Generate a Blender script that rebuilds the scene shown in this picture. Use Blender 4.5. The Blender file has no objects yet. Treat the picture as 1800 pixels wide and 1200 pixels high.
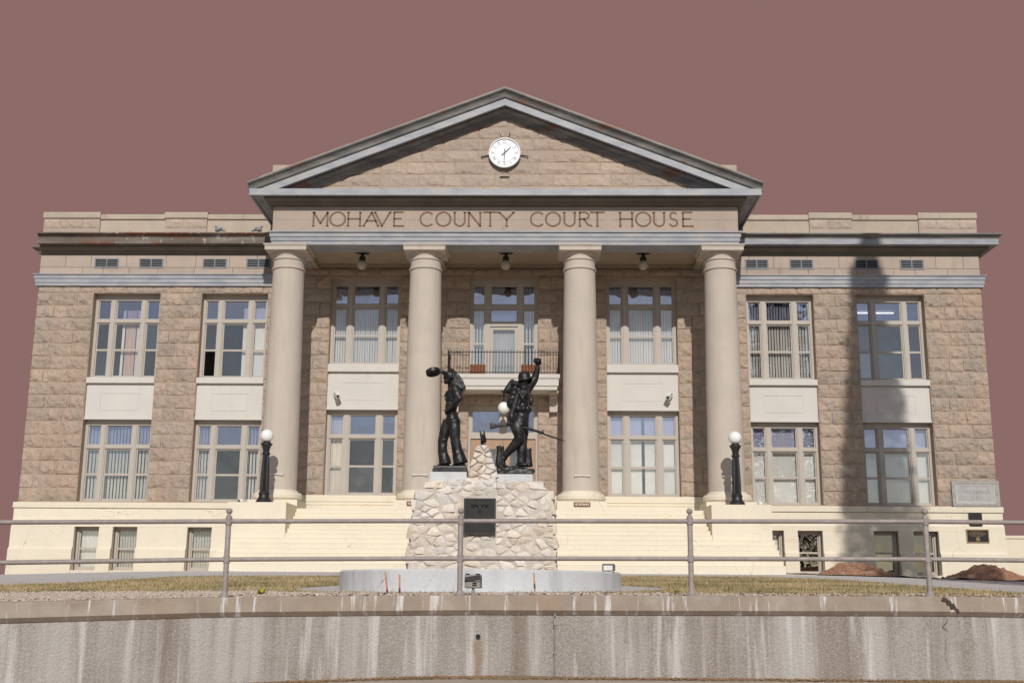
import bpy, bmesh, math, random
import numpy as np
from mathutils import Vector, Matrix, noise as mnoise

random.seed(7); rng = np.random.default_rng(7)
scn = bpy.context.scene
COL = scn.collection
R = math.radians

# ------------------------------------------------------------------ camera
def cam_axes(yaw, pitch, roll):
    f = Vector((math.sin(yaw)*math.cos(pitch), math.cos(yaw)*math.cos(pitch), math.sin(pitch)))
    r = Vector((math.cos(yaw), -math.sin(yaw), 0)); u = r.cross(f)
    c, s = math.cos(roll), math.sin(roll)
    return c*r+s*u, -s*r+c*u, f
cr, cu, cf = cam_axes(-0.0186068, 0.2128850, 0.0067136)
cd = bpy.data.cameras.new('camera'); cam = bpy.data.objects.new('camera', cd); COL.objects.link(cam)
cd.sensor_width = 36; cd.lens = 2030/1800*36; cd.clip_start = .1; cd.clip_end = 3000
cam.matrix_world = Matrix(((cr.x, cu.x, -cf.x, 0.97394), (cr.y, cu.y, -cf.y, -40.35364), (cr.z, cu.z, -cf.z, -0.6), (0, 0, 0, 1)))
scn.camera = cam

# ------------------------------------------------------------------ world, sun, exposure
SUN = Vector((0.058, -1, 0.61)).normalized()
w = bpy.data.worlds.new('World'); scn.world = w; w.use_nodes = True
nt = w.node_tree; nt.nodes.clear()
wo = nt.nodes.new('ShaderNodeOutputWorld'); wb = nt.nodes.new('ShaderNodeBackground')
sk = nt.nodes.new('ShaderNodeTexSky'); sk.sky_type = 'NISHITA'; sk.sun_disc = False
sk.sun_elevation = math.asin(SUN.z); sk.sun_rotation = math.atan2(SUN.x, SUN.y); sk.altitude = 1000
tcn = nt.nodes.new('ShaderNodeTexCoord'); mpn = nt.nodes.new('ShaderNodeMapping'); mpn.inputs['Scale'].default_value = (1, 1, 3.2)
nz = nt.nodes.new('ShaderNodeTexNoise'); nz.inputs['Scale'].default_value = 4.5; nz.inputs['Detail'].default_value = 7
rp = nt.nodes.new('ShaderNodeValToRGB'); rp.color_ramp.elements[0].position = .44; rp.color_ramp.elements[1].position = .64
rp.color_ramp.elements[0].color = (0, 0, 0, 1); rp.color_ramp.elements[1].color = (.8, .8, .8, 1)
mx = nt.nodes.new('ShaderNodeMix'); mx.data_type = 'RGBA'; mx.inputs['B'].default_value = (6.5, 6.6, 6.9, 1)
nt.links.new(tcn.outputs['Generated'], mpn.inputs[0]); nt.links.new(mpn.outputs[0], nz.inputs['Vector'])
nt.links.new(nz.outputs[0], rp.inputs[0]); nt.links.new(rp.outputs[0], mx.inputs['Factor'])
nt.links.new(sk.outputs[0], mx.inputs['A']); nt.links.new(mx.outputs['Result'], wb.inputs[0])
wb.inputs[1].default_value = 0.066; nt.links.new(wb.outputs[0], wo.inputs[0])

sl = bpy.data.lights.new('sun', 'SUN'); sl.energy = 3.15; sl.angle = R(.7); sl.color = (1, .955, .89)
so = bpy.data.objects.new('sun', sl); COL.objects.link(so)
so.rotation_euler = (-SUN).to_track_quat('-Z', 'Y').to_euler()
vs = scn.view_settings; vs.view_transform = 'Standard'; vs.look = 'None'; vs.exposure = 0; vs.gamma = 1; vs.use_curve_mapping = False

# ------------------------------------------------------------------ helpers
class MB:
    def __init__(s): s.v = []; s.f = []; s.m = []; s.c = 0
    def add(s, vs, fs):
        o = len(s.v); s.v += [tuple(p) for p in vs]
        for f in fs: s.f.append(tuple(i+o for i in f)); s.m.append(s.c)
        return s
    def box(s, x0, x1, y0, y1, z0, z1):
        return s.add([(x0,y0,z0),(x1,y0,z0),(x1,y1,z0),(x0,y1,z0),(x0,y0,z1),(x1,y0,z1),(x1,y1,z1),(x0,y1,z1)],
                     [(0,3,2,1),(4,5,6,7),(0,1,5,4),(1,2,6,5),(2,3,7,6),(3,0,4,7)])
    def obox(s, c, ax, ay, az):
        c, ax, ay, az = map(Vector, (c, ax, ay, az)); vs = []
        for k in (-1, 1):
            for i, j in ((-1,-1),(1,-1),(1,1),(-1,1)): vs.append(c+i*ax+j*ay+k*az)
        return s.add(vs, [(0,3,2,1),(4,5,6,7),(0,1,5,4),(1,2,6,5),(2,3,7,6),(3,0,4,7)])
    def sweep(s, prof, path, caps=True):
        # prof: closed list of (offset, z), path: xy points; offset goes to the right of travel
        n = len(prof); P = [Vector(p) for p in path]; rings = []
        for i, p in enumerate(P):
            d = []
            if i > 0: d.append((P[i]-P[i-1]).normalized())
            if i < len(P)-1: d.append((P[i+1]-P[i]).normalized())
            ns = [Vector((q.y, -q.x)) for q in d]; m = ns[0] if len(ns) == 1 else (ns[0]+ns[1])/(1+ns[0].dot(ns[1]))
            rings.append([(p.x+m.x*o, p.y+m.y*o, z) for o, z in prof])
        vs = [q for r_ in rings for q in r_]; fs = []
        for i in range(len(P)-1):
            for k in range(n): fs.append((i*n+k, i*n+(k+1) % n, (i+1)*n+(k+1) % n, (i+1)*n+k))
        if caps: fs.append(tuple(range(n))); fs.append(tuple(range((len(P)-1)*n, len(P)*n))[::-1])
        return s.add(vs, fs)
    def lathe(s, prof, cx, cy, n=32, z0=0, flute=None):
        vs = []; fs = []; m = len(prof)
        for r, z in prof:
            for k in range(n):
                a = 2*math.pi*k/n; q = r
                if flute and flute[0] <= z <= flute[1] and k % 2: q = r*.86
                vs.append((cx+q*math.cos(a), cy+q*math.sin(a), z0+z))
        for i in range(m-1):
            for k in range(n): fs.append((i*n+k, i*n+(k+1) % n, (i+1)*n+(k+1) % n, (i+1)*n+k))
        fs.append(tuple(range(n))[::-1]); fs.append(tuple(range((m-1)*n, m*n)))
        return s.add(vs, fs)
    def tube(s, pts, rad, n=10, caps=True):
        P = [Vector(p) for p in pts]; rad = rad if hasattr(rad, '__len__') else [rad]*len(P)
        vs = []; fs = []; up = None
        for i, p in enumerate(P):
            d = (P[min(i+1, len(P)-1)]-P[max(i-1, 0)]).normalized()
            if up is None: up = Vector((0, 0, 1)) if abs(d.z) < .9 else Vector((1, 0, 0))
            a = d.cross(up).normalized(); b = a.cross(d).normalized(); up = b
            for k in range(n):
                t = 2*math.pi*k/n; vs.append(p+(a*math.cos(t)+b*math.sin(t))*rad[i])
        for i in range(len(P)-1):
            for k in range(n): fs.append((i*n+k, i*n+(k+1) % n, (i+1)*n+(k+1) % n, (i+1)*n+k))
        if caps: fs.append(tuple(range(n))[::-1]); fs.append(tuple(range((len(P)-1)*n, len(P)*n)))
        return s.add(vs, fs)
    def ell(s, c, r, n=14, m=9, rot=None):
        r = r if hasattr(r, '__len__') else (r, r, r); vs = []; fs = []; M = rot or Matrix.Identity(3); c = Vector(c)
        for i in range(m+1):
            t = math.pi*i/m
            for k in range(n):
                a = 2*math.pi*k/n
                vs.append(c+M @ Vector((r[0]*math.sin(t)*math.cos(a), r[1]*math.sin(t)*math.sin(a), r[2]*math.cos(t))))
        for i in range(m):
            for k in range(n): fs.append((i*n+k, (i+1)*n+k, (i+1)*n+(k+1) % n, i*n+(k+1) % n))
        return s.add(vs, fs)
    def cap(s, p0, r0, p1, r1, n=12):      # tapered capsule
        s.tube([p0, p1], [r0, r1], n); s.ell(p0, r0, n, 7); s.ell(p1, r1, n, 7); return s
    def holes(s, x0, x1, z0, z1, Y, hs, depth, back=True):
        # slab facing -Y at Y with rectangular holes, reveals of the given depth
        xs = sorted(set([x0, x1]+[min(max(h[i], x0), x1) for h in hs for i in (0, 1)]))
        zs = sorted(set([z0, z1]+[min(max(h[i], z0), z1) for h in hs for i in (2, 3)]))
        inh = lambda x, z: any(h[0]-1e-6 < x < h[1]+1e-6 and h[2]-1e-6 < z < h[3]+1e-6 for h in hs)
        B = Y+depth
        for i in range(len(xs)-1):
            for j in range(len(zs)-1):
                if inh((xs[i]+xs[i+1])/2, (zs[j]+zs[j+1])/2): continue
                a, b, c, d = xs[i], xs[i+1], zs[j], zs[j+1]
                s.add([(a,Y,c),(b,Y,c),(b,Y,d),(a,Y,d)], [(0,1,2,3)])
                if back: s.add([(a,B,c),(b,B,c),(b,B,d),(a,B,d)], [(3,2,1,0)])
        for a, b, c, d in hs+[(x0, x1, z0, z1)]:
            a, b, c, d = max(a, x0), min(b, x1), max(c, z0), min(d, z1)
            if b <= a or d <= c: continue
            s.add([(a,Y,c),(b,Y,c),(b,Y,d),(a,Y,d),(a,B,c),(b,B,c),(b,B,d),(a,B,d)], [(0,4,5,1),(1,5,6,2),(2,6,7,3),(3,7,4,0)])
        return s
    def build(s, name, mats, parent=None, smooth=None, kind=None, label=None, cat=None, group=None, fix=True):
        me = bpy.data.meshes.new(name); me.from_pydata(s.v, [], s.f)
        mats = mats if isinstance(mats, (list, tuple)) else [mats]
        for m in mats: me.materials.append(m)
        if len(mats) > 1: me.polygons.foreach_set('material_index', s.m)
        if fix:
            bm = bmesh.new(); bm.from_mesh(me); bmesh.ops.recalc_face_normals(bm, faces=bm.faces); bm.to_mesh(me); bm.free()
        if smooth:
            me.polygons.foreach_set('use_smooth', [True]*len(me.polygons))
            if smooth < 180: me.set_sharp_from_angle(angle=R(smooth))
        me.update()
        return link(name, me, parent, kind, label, cat, group)

def link(name, me, parent=None, kind=None, label=None, cat=None, group=None):
    o = bpy.data.objects.new(name, me); COL.objects.link(o)
    if parent: o.parent = parent
    return tag(o, label, cat, group, kind)
def tag(o, label=None, cat=None, group=None, kind=None):
    for k, v in (('label', label), ('category', cat), ('group', group), ('kind', kind)):
        if v: o[k] = v
    return o
def thing(name, label, cat, loc=(0, 0, 0), group=None):
    o = bpy.data.objects.new(name, None); o.empty_display_size = .2; COL.objects.link(o); o.location = loc
    return tag(o, label, cat, group)
def shift(o, parent):      # keep world coordinates of a mesh written in world space under a thing that stands elsewhere
    o.parent = parent; o.matrix_parent_inverse = Matrix.Translation(-Vector(parent.location)); return o

def srgb(r, g, b):
    f = lambda c: (c/255/12.92) if c <= 10 else ((c/255+.055)/1.055)**2.4
    return (f(r), f(g), f(b), 1)

# ------------------------------------------------------------------ materials
def mat(name, cols, scale=3.0, rough=.8, bump=0, bscale=30, vary=0, metal=0, spec=.35, stretch=(1,1,1), detail=6, contrast=(.35,.65), bdist=.02, fine=0, fscale=60, extra=None, bvor=0):
    m = bpy.data.materials.new(name); m.use_nodes = True; t = m.node_tree; N = t.nodes.new; L = t.links.new
    b = t.nodes['Principled BSDF']; b.inputs['Roughness'].default_value = rough; b.inputs['Metallic'].default_value = metal
    b.inputs['Specular IOR Level'].default_value = spec
    g = N('ShaderNodeNewGeometry'); mp = N('ShaderNodeMapping'); mp.inputs['Scale'].default_value = stretch; L(g.outputs['Position'], mp.inputs[0])
    n = N('ShaderNodeTexNoise'); n.inputs['Scale'].default_value = scale; n.inputs['Detail'].default_value = detail; L(mp.outputs[0], n.inputs['Vector'])
    r = N('ShaderNodeValToRGB'); r.color_ramp.elements[0].position, r.color_ramp.elements[1].position = contrast
    r.color_ramp.elements[0].color = (*cols[0], 1); r.color_ramp.elements[1].color = (*cols[-1], 1)
    if len(cols) == 3:
        e = r.color_ramp.elements.new(sum(contrast)/2); e.color = (*cols[1], 1)
    L(n.outputs[0], r.inputs[0]); out = r.outputs[0]
    if fine:
        n2 = N('ShaderNodeTexNoise'); n2.inputs['Scale'].default_value = fscale; n2.inputs['Detail'].default_value = 3; L(g.outputs['Position'], n2.inputs['Vector'])
        mr = N('ShaderNodeMapRange'); mr.inputs[1].default_value = .3; mr.inputs[2].default_value = .7; mr.inputs[3].default_value = 1-fine; mr.inputs[4].default_value = 1+fine; L(n2.outputs[0], mr.inputs[0])
        vm = N('ShaderNodeVectorMath'); vm.operation = 'SCALE'; L(out, vm.inputs[0]); L(mr.outputs[0], vm.inputs['Scale']); out = vm.outputs[0]
    if vary:
        oi = N('ShaderNodeObjectInfo'); mr = N('ShaderNodeMapRange'); mr.inputs[3].default_value = 1-vary; mr.inputs[4].default_value = 1+vary; L(oi.outputs['Random'], mr.inputs[0])
        vm = N('ShaderNodeVectorMath'); vm.operation = 'SCALE'; L(out, vm.inputs[0]); L(mr.outputs[0], vm.inputs['Scale']); out = vm.outputs[0]
    if extra: out = extra(t, g, out)
    L(out, b.inputs['Base Color'])
    if bump:
        n3 = N('ShaderNodeTexNoise'); n3.inputs['Scale'].default_value = bscale; n3.inputs['Detail'].default_value = 5; n3.inputs['Roughness'].default_value = .6; L(g.outputs['Position'], n3.inputs['Vector'])
        bp = N('ShaderNodeBump'); bp.inputs['Strength'].default_value = bump; bp.inputs['Distance'].default_value = bdist; L(n3.outputs[0], bp.inputs['Height'])
        if bvor:
            vo = N('ShaderNodeTexVoronoi'); vo.inputs['Scale'].default_value = bvor; vo.feature = 'F1'
            ad = N('ShaderNodeVectorMath'); ad.operation = 'MULTIPLY_ADD'; ad.inputs[1].default_value = (.25,.25,.25); L(n3.outputs['Color'], ad.inputs[0]); L(g.outputs['Position'], ad.inputs[2]); L(ad.outputs[0], vo.inputs['Vector'])
            b2 = N('ShaderNodeBump'); b2.inputs['Strength'].default_value = bump; b2.inputs['Distance'].default_value = bdist*1.6; L(vo.outputs[0], b2.inputs['Height']); L(bp.outputs[0], b2.inputs['Normal']); bp = b2
        L(bp.outputs[0], b.inputs['Normal'])
    return m
def overlay(color, scale, stretch, lo, hi, amount=1.0, detail=6, mask=None):
    # a stain: patches of another colour with a shape of their own
    def f(t, g, out):
        N = t.nodes.new; L = t.links.new
        mp = N('ShaderNodeMapping'); mp.inputs['Scale'].default_value = stretch; L(g.outputs['Position'], mp.inputs[0])
        n = N('ShaderNodeTexNoise'); n.inputs['Scale'].default_value = scale; n.inputs['Detail'].default_value = detail; n.inputs['Roughness'].default_value = .62; L(mp.outputs[0], n.inputs['Vector'])
        mr = N('ShaderNodeMapRange'); mr.inputs[1].default_value = lo; mr.inputs[2].default_value = hi; mr.inputs[4].default_value = amount; L(n.outputs[0], mr.inputs[0])
        fac = mr.outputs[0]
        if mask:
            sx = N('ShaderNodeSeparateXYZ'); L(g.outputs['Position'], sx.inputs[0])
            m2 = N('ShaderNodeMapRange'); m2.inputs[1].default_value = mask[1]; m2.inputs[2].default_value = mask[2]; L(sx.outputs[mask[0]], m2.inputs[0])
            mm = N('ShaderNodeMath'); mm.operation = 'MULTIPLY'; L(fac, mm.inputs[0]); L(m2.outputs[0], mm.inputs[1]); fac = mm.outputs[0]
        x = N('ShaderNodeMix'); x.data_type = 'RGBA'; x.inputs['B'].default_value = (*color, 1); L(fac, x.inputs['Factor']); L(out, x.inputs['A']); return x.outputs['Result']
    return f
def chain(*fs):
    def f(t, g, out):
        for q in fs: out = q(t, g, out)
        return out
    return f

def cracks(color, scale, width):
    def f(t, g, out):
        N = t.nodes.new; L = t.links.new
        n = N('ShaderNodeTexNoise'); n.inputs['Scale'].default_value = 2.2; n.inputs['Detail'].default_value = 5; L(g.outputs['Position'], n.inputs['Vector'])
        ad = N('ShaderNodeVectorMath'); ad.operation = 'MULTIPLY_ADD'; ad.inputs[1].default_value = (.5,.5,.5); L(n.outputs['Color'], ad.inputs[0]); L(g.outputs['Position'], ad.inputs[2])
        v = N('ShaderNodeTexVoronoi'); v.feature = 'DISTANCE_TO_EDGE'; v.inputs['Scale'].default_value = scale; L(ad.outputs[0], v.inputs['Vector'])
        a = N('ShaderNodeMapRange'); a.inputs[1].default_value = width*2; a.inputs[2].default_value = width*.5; L(v.outputs[0], a.inputs[0])
        n2 = N('ShaderNodeTexNoise'); n2.inputs['Scale'].default_value = .55; L(g.outputs['Position'], n2.inputs['Vector'])
        c = N('ShaderNodeMapRange'); c.inputs[1].default_value = .5; c.inputs[2].default_value = .62; c.inputs[4].default_value = .6; L(n2.outputs[0], c.inputs[0])
        mm = N('ShaderNodeMath'); mm.operation = 'MULTIPLY'; L(a.outputs[0], mm.inputs[0]); L(c.outputs[0], mm.inputs[1])
        x = N('ShaderNodeMix'); x.data_type = 'RGBA'; x.inputs['B'].default_value = (*color, 1); L(mm.outputs[0], x.inputs['Factor']); L(out, x.inputs['A']); return x.outputs['Result']
    return f

M = {}
M['stone'] = mat('rock_faced_stone', [(.44,.335,.26),(.40,.317,.255),(.35,.29,.24)], .8, .95, .75, 7, .10, fine=.10, fscale=18, bdist=.055, bvor=4.5, extra=overlay((.47,.33,.245), .35, (1,1,1), .5, .62, .5))
M['palestone'] = mat('pale_rock_faced_stone', [(.485,.38,.305),(.45,.36,.295),(.40,.33,.275)], .8, .95, .55, 7, .08, fine=.08, fscale=18, bdist=.045, bvor=4.5, extra=overlay((.50,.36,.275), .4, (1,1,1), .5, .62, .5))
M['mortar'] = mat('mortar', [(.42,.32,.245),(.38,.295,.23)], 4, .95, .3, 60, fine=.1)
M['ashlar'] = mat('smooth_sandstone', [(.47,.375,.31),(.42,.345,.295)], 2.0, .9, .25, 40, .06, fine=.06, fscale=40, extra=overlay((.27,.21,.17), 3.0, (1,1,.25), .58, .75, .5))
M['column'] = mat('column_stone', [(.545,.475,.405),(.505,.445,.385)], 1.5, .85, .15, 40, fine=.04, fscale=30, extra=overlay((.41,.34,.27), 3.2, (1,1,.10), .54, .74, .55))
M['cream'] = mat('cream_paint', [(.75,.675,.54),(.715,.645,.52)], 1.3, .7, .12, 25, .02, fine=.03, fscale=18, extra=chain(overlay((.60,.46,.28), 1.2, (1,1,2.5), .60, .78, .5), cracks((.42,.33,.22), .75, .0035), overlay((.50,.42,.30), 7, (1,1,.7), .66, .76, .35)))
M['panel'] = mat('spandrel_paint', [(.62,.585,.54),(.585,.555,.515)], 1.2, .65, .06, 20, extra=overlay((.45,.37,.30), 2.5, (1,1,.2), .62, .8, .45))
M['frame'] = mat('window_paint', [(.47,.42,.37),(.44,.40,.355)], 3, .55, 0)
M['metal'] = mat('painted_sheet_metal', [(.27,.285,.325),(.325,.335,.365),(.375,.37,.375)], 1.6, .5, .08, 12, .05, spec=.4, stretch=(1,1,3), extra=chain(overlay((.36,.30,.25), 2.2, (.5,1,5), .56, .72, .55), overlay((.20,.17,.15), 6, (3,1,.5), .63, .74, .6)))
M['cornice'] = mat('weathered_cornice_metal', [(.13,.13,.135),(.19,.187,.18),(.26,.25,.235)], 1.2, .6, .1, 14, spec=.35, stretch=(.6,1,3), extra=chain(overlay((.22,.085,.045), 1.1, (.6,1,2), .57, .66, .75), overlay((.10,.085,.07), 5, (2,1,.6), .58, .7, .6)))
M['rusty'] = mat('rusty_cornice_metal', [(.12,.095,.075),(.17,.14,.115),(.24,.22,.20)], 1.2, .75, .2, 18, spec=.25, stretch=(.5,1,2.5), extra=chain(overlay((.20,.075,.045), .8, (.6,1,3), .48, .58, .8), overlay((.55,.55,.55), 5, (1,1,.6), .60, .68, .7, mask=(0,-15.6,-13.6))))
M['bed'] = mat('cornice_bed_paint', [(.15,.13,.105),(.19,.165,.135)], 1.5, .8, .1, 20)
M['vent'] = mat('vent_paint', [(.20,.22,.245),(.26,.275,.295)], 3, .6)
M['shadeglobe'] = mat('shaded_opal_glass', [(.50,.44,.36),(.44,.39,.32)], 4, .4)  # opal glass darkened in colour for the shade under the portico ceiling
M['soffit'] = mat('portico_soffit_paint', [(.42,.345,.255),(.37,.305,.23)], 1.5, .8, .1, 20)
M['coping'] = mat('parapet_plaster', [(.50,.42,.33),(.44,.37,.30)], 1.6, .9, .3, 25, .05, extra=overlay((.22,.17,.13), 4, (1,1,.5), .60, .72, .6))
M['letter'] = mat('letter_shade_and_dirt', [(.20,.125,.085),(.24,.155,.105)], 5, .9)  # dark brown fill: shade and dirt of the carved grooves put into the colour
M['dark'] = mat('dark_recess', [(.02,.018,.016),(.03,.027,.024)], 2, .9)
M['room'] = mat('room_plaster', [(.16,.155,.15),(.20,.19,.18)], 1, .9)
M['blind'] = mat('white_blind', [(.86,.84,.79),(.82,.80,.75)], 1.5, .7, vary=.05)
M['curtain'] = mat('cream_curtain', [(.86,.79,.66),(.78,.66,.54)], 3, .9, stretch=(4,1,.2))
M['pink'] = mat('pink_curtain', [(.60,.43,.36),(.68,.52,.45)], 4, .9, stretch=(4,1,.2))
M['greycloth'] = mat('grey_pane_reflection', [(.42,.42,.43),(.48,.48,.48)], 3, .9, stretch=(4,1,.2))  # grey sheet standing in for the bright reflection on the balcony door pane
M['black'] = mat('black_iron', [(.012,.012,.013),(.022,.021,.021)], 8, .45, .1, 50, spec=.5)
M['bronze'] = mat('black_bronze', [(.010,.010,.011),(.021,.020,.021),(.034,.032,.033)], 5, .42, .35, 22, metal=.15, spec=.45, bdist=.012, extra=overlay((.055,.05,.05), 8, (1,1,1), .58, .75, .5))
M['globe'] = mat('opal_glass', [(.83,.82,.80),(.86,.85,.83)], 2, .25, spec=.5)
M['rail'] = mat('rail_paint', [(.335,.285,.26),(.29,.25,.232),(.37,.32,.30)], 7, .5, .12, 60, extra=overlay((.22,.15,.11), 9, (1,1,1), .66, .76, .6))
M['ring'] = mat('pale_grey_concrete', [(.60,.605,.615),(.555,.56,.57)], 1.4, .85, .2, 30, fine=.04, fscale=25, extra=chain(overlay((.38,.38,.39), 2.4, (1,1,.16), .55, .70, .6), overlay((.36,.33,.30), 9, (1,1,1), .64, .74, .5), cracks((.30,.30,.30), 1.3, .003)))
M['white'] = mat('white_paint', [(.74,.73,.70),(.70,.69,.66)], 3, .6)
M['rubble'] = mat('pale_rubble_stone', [(.68,.57,.455),(.74,.665,.58),(.69,.65,.615)], 1.6, .9, .45, 20, .13, fine=.1, fscale=30, bdist=.02, bvor=13, extra=overlay((.55,.36,.20), 1.6, (1,1,1), .64, .72, .5))
M['rubmortar'] = mat('rubble_mortar', [(.62,.56,.495),(.54,.485,.43)], 7, .95, .5, 50)
M['plaque'] = mat('dark_bronze_plaque', [(.022,.021,.023),(.03,.028,.029)], 5, .45, .1, 60, metal=.4)
M['relief'] = mat('plaque_relief', [(.05,.047,.045),(.06,.055,.05)], 5, .4, metal=.4)
M['gold'] = mat('worn_brass', [(.36,.24,.12),(.30,.19,.10)], 5, .45, metal=.5)
M['granite'] = mat('grey_granite', [(.36,.35,.34),(.45,.44,.43)], 14, .85, .3, 40, fine=.2, fscale=70)
M['granite2'] = mat('rough_granite', [(.33,.31,.28),(.42,.40,.37)], 10, .95, .9, 25, fine=.2, bdist=.03)
M['granite3'] = mat('pale_granite', [(.46,.45,.44),(.52,.51,.50)], 14, .85, .2, 40, fine=.15, fscale=70)
M['wood'] = mat('door_wood', [(.42,.275,.175),(.33,.21,.135)], 4, .5, .1, 20, stretch=(8,1,.5))
M['planter'] = mat('planter_wood', [(.27,.10,.045),(.20,.075,.035)], 5, .7, .2, 20, stretch=(1,1,6))
M['brown'] = mat('brown_sign_enamel', [(.17,.065,.025),(.15,.058,.023)], 3, .5)
M['sandcol'] = mat('sign_letter_enamel', [(.85,.78,.68),(.85,.78,.68)], 3, .5)
M['grey'] = mat('grey_cast_metal', [(.27,.255,.24),(.33,.31,.29)], 6, .55, .1, 40)
M['darkmetal'] = mat('dark_cast_metal', [(.09,.087,.085),(.12,.115,.11)], 6, .55)
M['galv'] = mat('galvanised_pipe', [(.34,.34,.34),(.27,.265,.26)], 9, .45, metal=.4)
M['stake'] = mat('stake_wood', [(.50,.33,.22),(.42,.27,.18)], 6, .8, extra=overlay((.62,.20,.13), 7, (1,1,1), .5, .56, .8))
M['ribbon'] = mat('pink_ribbon', [(.6,.22,.18),(.6,.25,.2)], 6, .7)
M['concrete'] = mat('path_concrete', [(.56,.55,.545),(.50,.49,.485)], 1.5, .9, .2, 30, fine=.06)
M['walk'] = mat('sidewalk_concrete', [(.44,.37,.31),(.38,.32,.27)], 1.5, .9, .2, 30, fine=.08)
M['asphalt'] = mat('asphalt', [(.05,.05,.05),(.065,.063,.06)], 3, .9, .4, 60)
M['soil'] = mat('dry_soil', [(.27,.20,.12),(.21,.155,.095)], 1.2, .95, .6, 20, fine=.2)
M['dirt'] = mat('red_dirt', [(.40,.225,.145),(.33,.18,.115),(.46,.28,.19)], 3.0, .95, .9, 16, fine=.2, fscale=18, bdist=.04)
M['plastic'] = mat('black_plastic_sheet', [(.012,.012,.013),(.02,.02,.02)], 4, .4, .4, 12)
M['litter'] = mat('leaf_litter', [(.26,.15,.08),(.34,.22,.13),(.20,.12,.07)], 30, .95)
M['gravel'] = mat('gravel_stones', [(.58,.50,.41),(.40,.32,.26),(.68,.62,.54)], 22, .9, detail=2, contrast=(.3,.7))
M['grass'] = mat('dormant_grass', [(.48,.375,.215),(.38,.305,.165),(.17,.155,.07)], .6, .8, detail=8, contrast=(.42,.70), fine=.35, fscale=45, spec=.15, extra=overlay((.10,.11,.042), 1.1, (1,1,1), .52, .64, .75))
M['yellow'] = mat('yellow_weed', [(.62,.50,.03),(.45,.42,.04)], 9, .7)
M['green'] = mat('weed_leaf', [(.10,.14,.03),(.16,.19,.04)], 9, .7)
M['needles'] = mat('conifer_needles', [(.035,.055,.022),(.055,.08,.032)], 2, .8)
M['bark'] = mat('bark', [(.10,.075,.055),(.07,.05,.04)], 5, .95, .6, 15)
M['pigeon'] = mat('pigeon_feather', [(.16,.17,.19),(.26,.27,.30)], 18, .7)
M['beak'] = mat('pigeon_beak', [(.05,.05,.05),(.06,.06,.06)], 3, .6)
def rust_run(t, g, out):      # rust run below the drain outlet
    N = t.nodes.new; L = t.links.new; sx = N('ShaderNodeSeparateXYZ'); L(g.outputs['Position'], sx.inputs[0])
    n = N('ShaderNodeTexNoise'); n.inputs['Scale'].default_value = 6; L(g.outputs['Position'], n.inputs['Vector'])
    a = N('ShaderNodeMath'); a.operation = 'MULTIPLY_ADD'; a.inputs[1].default_value = .10; a.inputs[2].default_value = -.307; L(n.outputs[0], a.inputs[0])
    b = N('ShaderNodeMath'); b.operation = 'ADD'; L(a.outputs[0], b.inputs[0]); L(sx.outputs[0], b.inputs[1])
    c = N('ShaderNodeMath'); c.operation = 'ABSOLUTE'; L(b.outputs[0], c.inputs[0])
    m1 = N('ShaderNodeMapRange'); m1.inputs[1].default_value = .085; m1.inputs[2].default_value = .025; L(c.outputs[0], m1.inputs[0])
    m2 = N('ShaderNodeMapRange'); m2.inputs[1].default_value = -1.205; m2.inputs[2].default_value = -1.26; m2.inputs[4].default_value = .6; L(sx.outputs[2], m2.inputs[0])
    mm = N('ShaderNodeMath'); mm.operation = 'MULTIPLY'; L(m1.outputs[0], mm.inputs[0]); L(m2.outputs[0], mm.inputs[1])
    x = N('ShaderNodeMix'); x.data_type = 'RGBA'; x.inputs['B'].default_value = (.25,.155,.085,1); L(mm.outputs[0], x.inputs['Factor']); L(out, x.inputs['A']); return x.outputs['Result']
streak = chain(overlay((.52,.49,.47), .9, (1.9,1.0,.10), .46, .60, .6, 9), overlay((.64,.61,.59), 2.8, (2.2,1.0,.13), .55, .66, .65, 9), overlay((.22,.17,.135), 1.2, (1.7,1,.08), .53, .66, .8), overlay((.60,.57,.55), 38, (1,1,1), .52, .68, .28, 3), rust_run)
M['retain'] = mat('exposed_aggregate', [(.285,.245,.215),(.335,.295,.265)], 1.2, .95, 1.0, 34, fine=.24, fscale=48, bdist=.02, extra=streak)
M['copeface'] = mat('coping_concrete', [(.36,.29,.23),(.31,.25,.20),(.39,.33,.275)], 1.8, .9, .25, 30, fine=.06, stretch=(1,1,1), extra=chain(overlay((.68,.655,.64), 2.8, (3.2,1,.28), .57, .65, .85, 5), overlay((.36,.21,.13), .8, (1,1,.5), .56, .7, .5)))

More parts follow.
